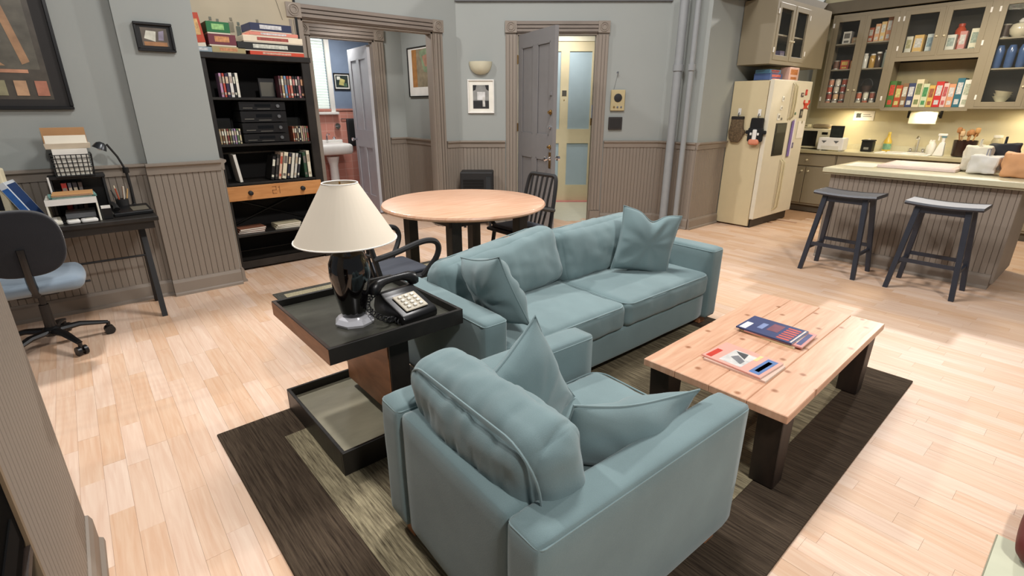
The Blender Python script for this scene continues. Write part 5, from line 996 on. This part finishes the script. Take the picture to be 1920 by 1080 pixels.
def mitt(label, y, z, cow):
    m = thing('oven_mitt', label, 'oven mitt', (6.568, y, z), R(-90)); 
    MB().box(-.02,.02,-.006,0,.30,.38).build('adhesive_hook', WHITE, m, bevel=.002); MB().tube([(0,-.006,.33),(0,-.02,.315),(0,-.02,.28)], .004, 6).build('loop', BLKM, m)
    out = [(-.075,.28),(.075,.28),(.085,.16),(.10,.10),(.085,.02),(.05,-.03),(-.05,-.03),(-.085,.02),(-.10,.10),(-.085,.16)]
    if not cow:
        b = mat('#5d4d38', .9, var=.9, scale=42); MB().prism(out, 'y', -.045, -.004).build('glove', b, m, bevel=.012, seg=2, smooth=True); MB().prism([(.08,.10),(.115,.13),(.11,.08),(.085,.03)], 'y', -.04, -.008).build('thumb', b, m, bevel=.008); MB().box(-.078,.078,-.048,-.002,.245,.285).build('cuff', mat('#2a2622', .9), m, bevel=.006)
    else:
        MB().prism([(-.075,.28),(.075,.28),(.08,.15),(-.08,.15)], 'y', -.045, -.004).build('cuff', mat('#161617', .95), m, bevel=.01)
        MB().soft((.19,.05,.17), .024, 8, c=(0,-.03,.08)).build('face', mat('#1b1b1c', .95), m, smooth=True); MB().soft((.055,.03,.15), .014, 7, c=(0,-.05,.07)).build('blaze', WHITE, m, smooth=True); MB().soft((.13,.06,.07), .028, 8, c=(0,-.05,-.005)).build('nose', mat('#d98a6c', .9), m, smooth=True)
        for s_ in (-1,1):
            MB().soft((.06,.03,.045), .014, 6, c=(s_*.10,-.025,.11)).build('ear', mat('#1b1b1c', .95), m, smooth=True); MB().soft((.025,.01,.03), .004, 5, c=(s_*.045,-.058,.09)).build('eye', WHITE, m, smooth=True)
mitt('leopard patterned oven mitt on the side of the refrigerator', 3.345, 1.10, False); mitt('black and white cow face oven mitt on the side of the refrigerator', 3.09, 1.09, True)
carton('long blue and red box lying on top of the refrigerator', 6.92, 3.12, 1.812, .34, .075, .2, '#4a5f8f', '#c9655a', rz=0); carton('flat blue box stacked on the long box on the refrigerator', 6.90, 3.13, 1.888, .30, .045, .18, '#5a86a8', '#b5524a', rz=0); carton('pink cereal box standing on top of the refrigerator', 7.25, 3.05, 1.812, .28, .155, .12, '#d8b0a0', '#b8743f', rz=0)
# ------------------------------------------------------------------ island and stools
isl = thing('kitchen_island', 'taupe beadboard kitchen island with pale laminate top', 'island', (5.865, 1.93, 0), R(-90))
MB().box(0,1.405,0,.84,.0,.875).build('body', TRIM, isl)
wainscot(isl, 0, 1.405, z_rail=.862, cap=False, sill=.105)
MB().box(1.405,1.43,-.02,.84,.05,.875).build('end_panel', TRIM, isl, bevel=.003)
MB().box(-.06,1.56,-.085,.93,.878,.922).build('top', COUNTER, isl, bevel=.004); MB().box(-.05,1.55,-.07,.92,.862,.878).build('top_trim', mat('#9c9378', .6), isl)
bd = thing('cutting_board', 'large pinkish white cutting board on the island', 'cutting board', (6.20, 1.02, .923), R(1)); MB().box(0,.66,0,.62,0,.028).build('board', mat('#e3cfc6', .4), bd, bevel=.004); MB().box(.04,.62,.04,.58,.028,.031).build('face', mat('#f0e2dc', .4), bd)
pp_ = thing('paper_sheet', 'white sheet of paper at the left end of the island top', 'paper', (6.15, 1.66, .923), R(3)); MB().box(0,.45,0,.26,0,.002).build('sheet', PAPER, pp_); MB().box(.03,.4,.02,.2,.002,.0026).build('faint_print', mat('#dedbd0', .8), pp_)
def bag(label, x, y, w_, d, h, col, seed, rz=0, acc=None):
    b = thing('shopping_bag', label, 'bag', (x, y, .923), rz); MB().soft((w_,d,h), .014, 12, bulge=(.012,.012,.0), nz=.022, nf=11, seed=seed, c=(0,0,h/2+.012)).build('bag', mat(col, .8, var=.15), b, smooth=True, ang=25)
    MB().tube([(-w_*.25,0,h),(-w_*.2,0,h+.07),(w_*.2,0,h+.07),(w_*.25,0,h)], .006, 5).build('handle', mat(acc or col, .7), b); 
    if acc: MB().soft((w_*.5,.02,h*.4), .009, 6, nz=.01, nf=20, seed=seed, c=(0,-d/2-.004,h*.5)).build('print', mat(acc, .7), b, smooth=True)
    return b
bag('brown paper bag with a folded top at the right end of the island', 6.20, .60, .16, .22, .20, '#d8a173', 3, R(10))
bag('white plastic shopping bag with grey print on the island', 6.28, .84, .15, .2, .15, '#d9d6cf', 5, R(-8), '#9a9aa0')
bag('crumpled cream bag behind the white shopping bag', 6.49, .94, .17, .18, .22, '#d9d3bf', 7)
bag('black cloth bag heaped at the back of the island', 6.70, .80, .16, .22, .24, '#2b2c30', 9)
bag('pink tissue wrapped bag at the back right of the island', 6.62, .53, .18, .2, .27, '#d98f94', 11, 0, '#2a2226')
def stool(label, x, y):
    s_ = thing('bar_stool', label, 'stool', (x, y, 0), 0, 'black bar stools at the island')
    # saddle seat, dished across its length (y)
    m = MB(); n = 12; vs_ = []
    for i in range(n+1):
        v = -1 + 2*i/n; z = .716 + .013*v*v
        for xx, dz in ((-.155,0),(-.165,.014),(-.155,.03),(.155,.03),(.165,.014),(.155,0)): vs_.append((xx, v*.255, z+dz))
    fs = [(i*6+j, i*6+(j+1)%6, (i+1)*6+(j+1)%6, (i+1)*6+j) for i in range(n) for j in range(6)] + [tuple(range(6)), tuple(range(n*6+5, n*6-1, -1))]
    m.add(vs_, fs); m.build('seat', STOOL, s_, smooth=True)
    for sx in (-1,1):
        for sy in (-1,1):
            b0 = Vector((sx*.20, sy*.23, 0)); t0 = Vector((sx*.10, sy*.165, .72)); q = .021
            MB().hexa([b0+Vector((a*q*.85,b*q*.85,0)) for a,b in ((-1,-1),(1,-1),(1,1),(-1,1))], [t0+Vector((a*q,b*q,0)) for a,b in ((-1,-1),(1,-1),(1,1),(-1,1))]).build('leg', STOOL, s_, bevel=.002)
    for sx in (-1,1):
        k = 1 - .26/.72; MB().box(sx*(.10+.10*k)-.010, sx*(.10+.10*k)+.010, -.21, .21, .245, .275).build('stretcher', STOOL, s_)
        MB().box(sx*.105-.010, sx*.105+.010, -.165, .165, .665, .712).build('apron', STOOL, s_)
    for sy in (-1,1):
        MB().box(-.175, .175, sy*.206-.010, sy*.206+.010, .205, .232).build('stretcher', STOOL, s_)
stool('black saddle seat bar stool on the left, nearer the refrigerator', 5.44, 1.60); stool('black saddle seat bar stool on the right, farther from the refrigerator', 5.44, .885)
# ------------------------------------------------------------------ low shelf unit at the lower left
ls = thing('low_bookcase', 'low brown wooden shelf unit set against the half wall at the lower left', 'shelf unit', (-.58, .40, 0))
MB().box(0,.34,.842,.858,0,.98).build('side_panel', mat('#7d6a52', .5, var=.2, name='worn_shelf_side'), ls); MB().box(0,.345,0,.018,0,.98).build('side_panel', BROWN, ls); MB().box(0,.345,.018,.84,.962,.98).build('top', BROWN, ls); MB().box(0,.012,.018,.84,0,.962).build('back', DARKW, ls)
for z in (.06,.50,.66): MB().box(.012,.34,.018,.84,z-.018,z).build('shelf', DARKW, ls)
vc = thing('black_player', 'black video player in the low shelf unit', 'player', (-.56, .815, .662)); MB().box(0,.315,0,.424,.01,.20).build('case', mat('#070707', .9, spec=.03, name='player_black'), vc, bevel=.004); MB().box(.315,.318,.04,.38,.05,.10).build('front_slot', mat('#141414', .8, spec=.03), vc)
for a in (.03,.36): MB().box(.03,.27,a,a+.03,0,.01).build('foot', BLKM, vc)
for k, (nm, c0, c1, y) in enumerate((('white magazine with green leaf print','#e3e0d6','#5f8068',.93),('teal patterned magazine','#6f9a9c','#cfd8d2',1.05))):
    g_ = thing('magazine', f'{nm} lying in the low shelf unit at the lower left', 'magazine', (-.345, y+.05, .502 + .018*k), R(12-20*k)); MB().box(-.10,.10,-.13,.13,.001,.012).build('pages', PAPER, g_); MB().box(-.10,.10,-.13,.13,.012,.013).build('cover', mat(c0, .4), g_)
    pr = random.Random(k)
    for i in range(9): MB().soft((.05,.012,.001), .0004, 5, c=(0,0,0), M=T((pr.uniform(-.07,.07), pr.uniform(-.11,.11), .0135), rz=pr.uniform(0,3))).build('leaf_print', mat(c1, .4), g_)
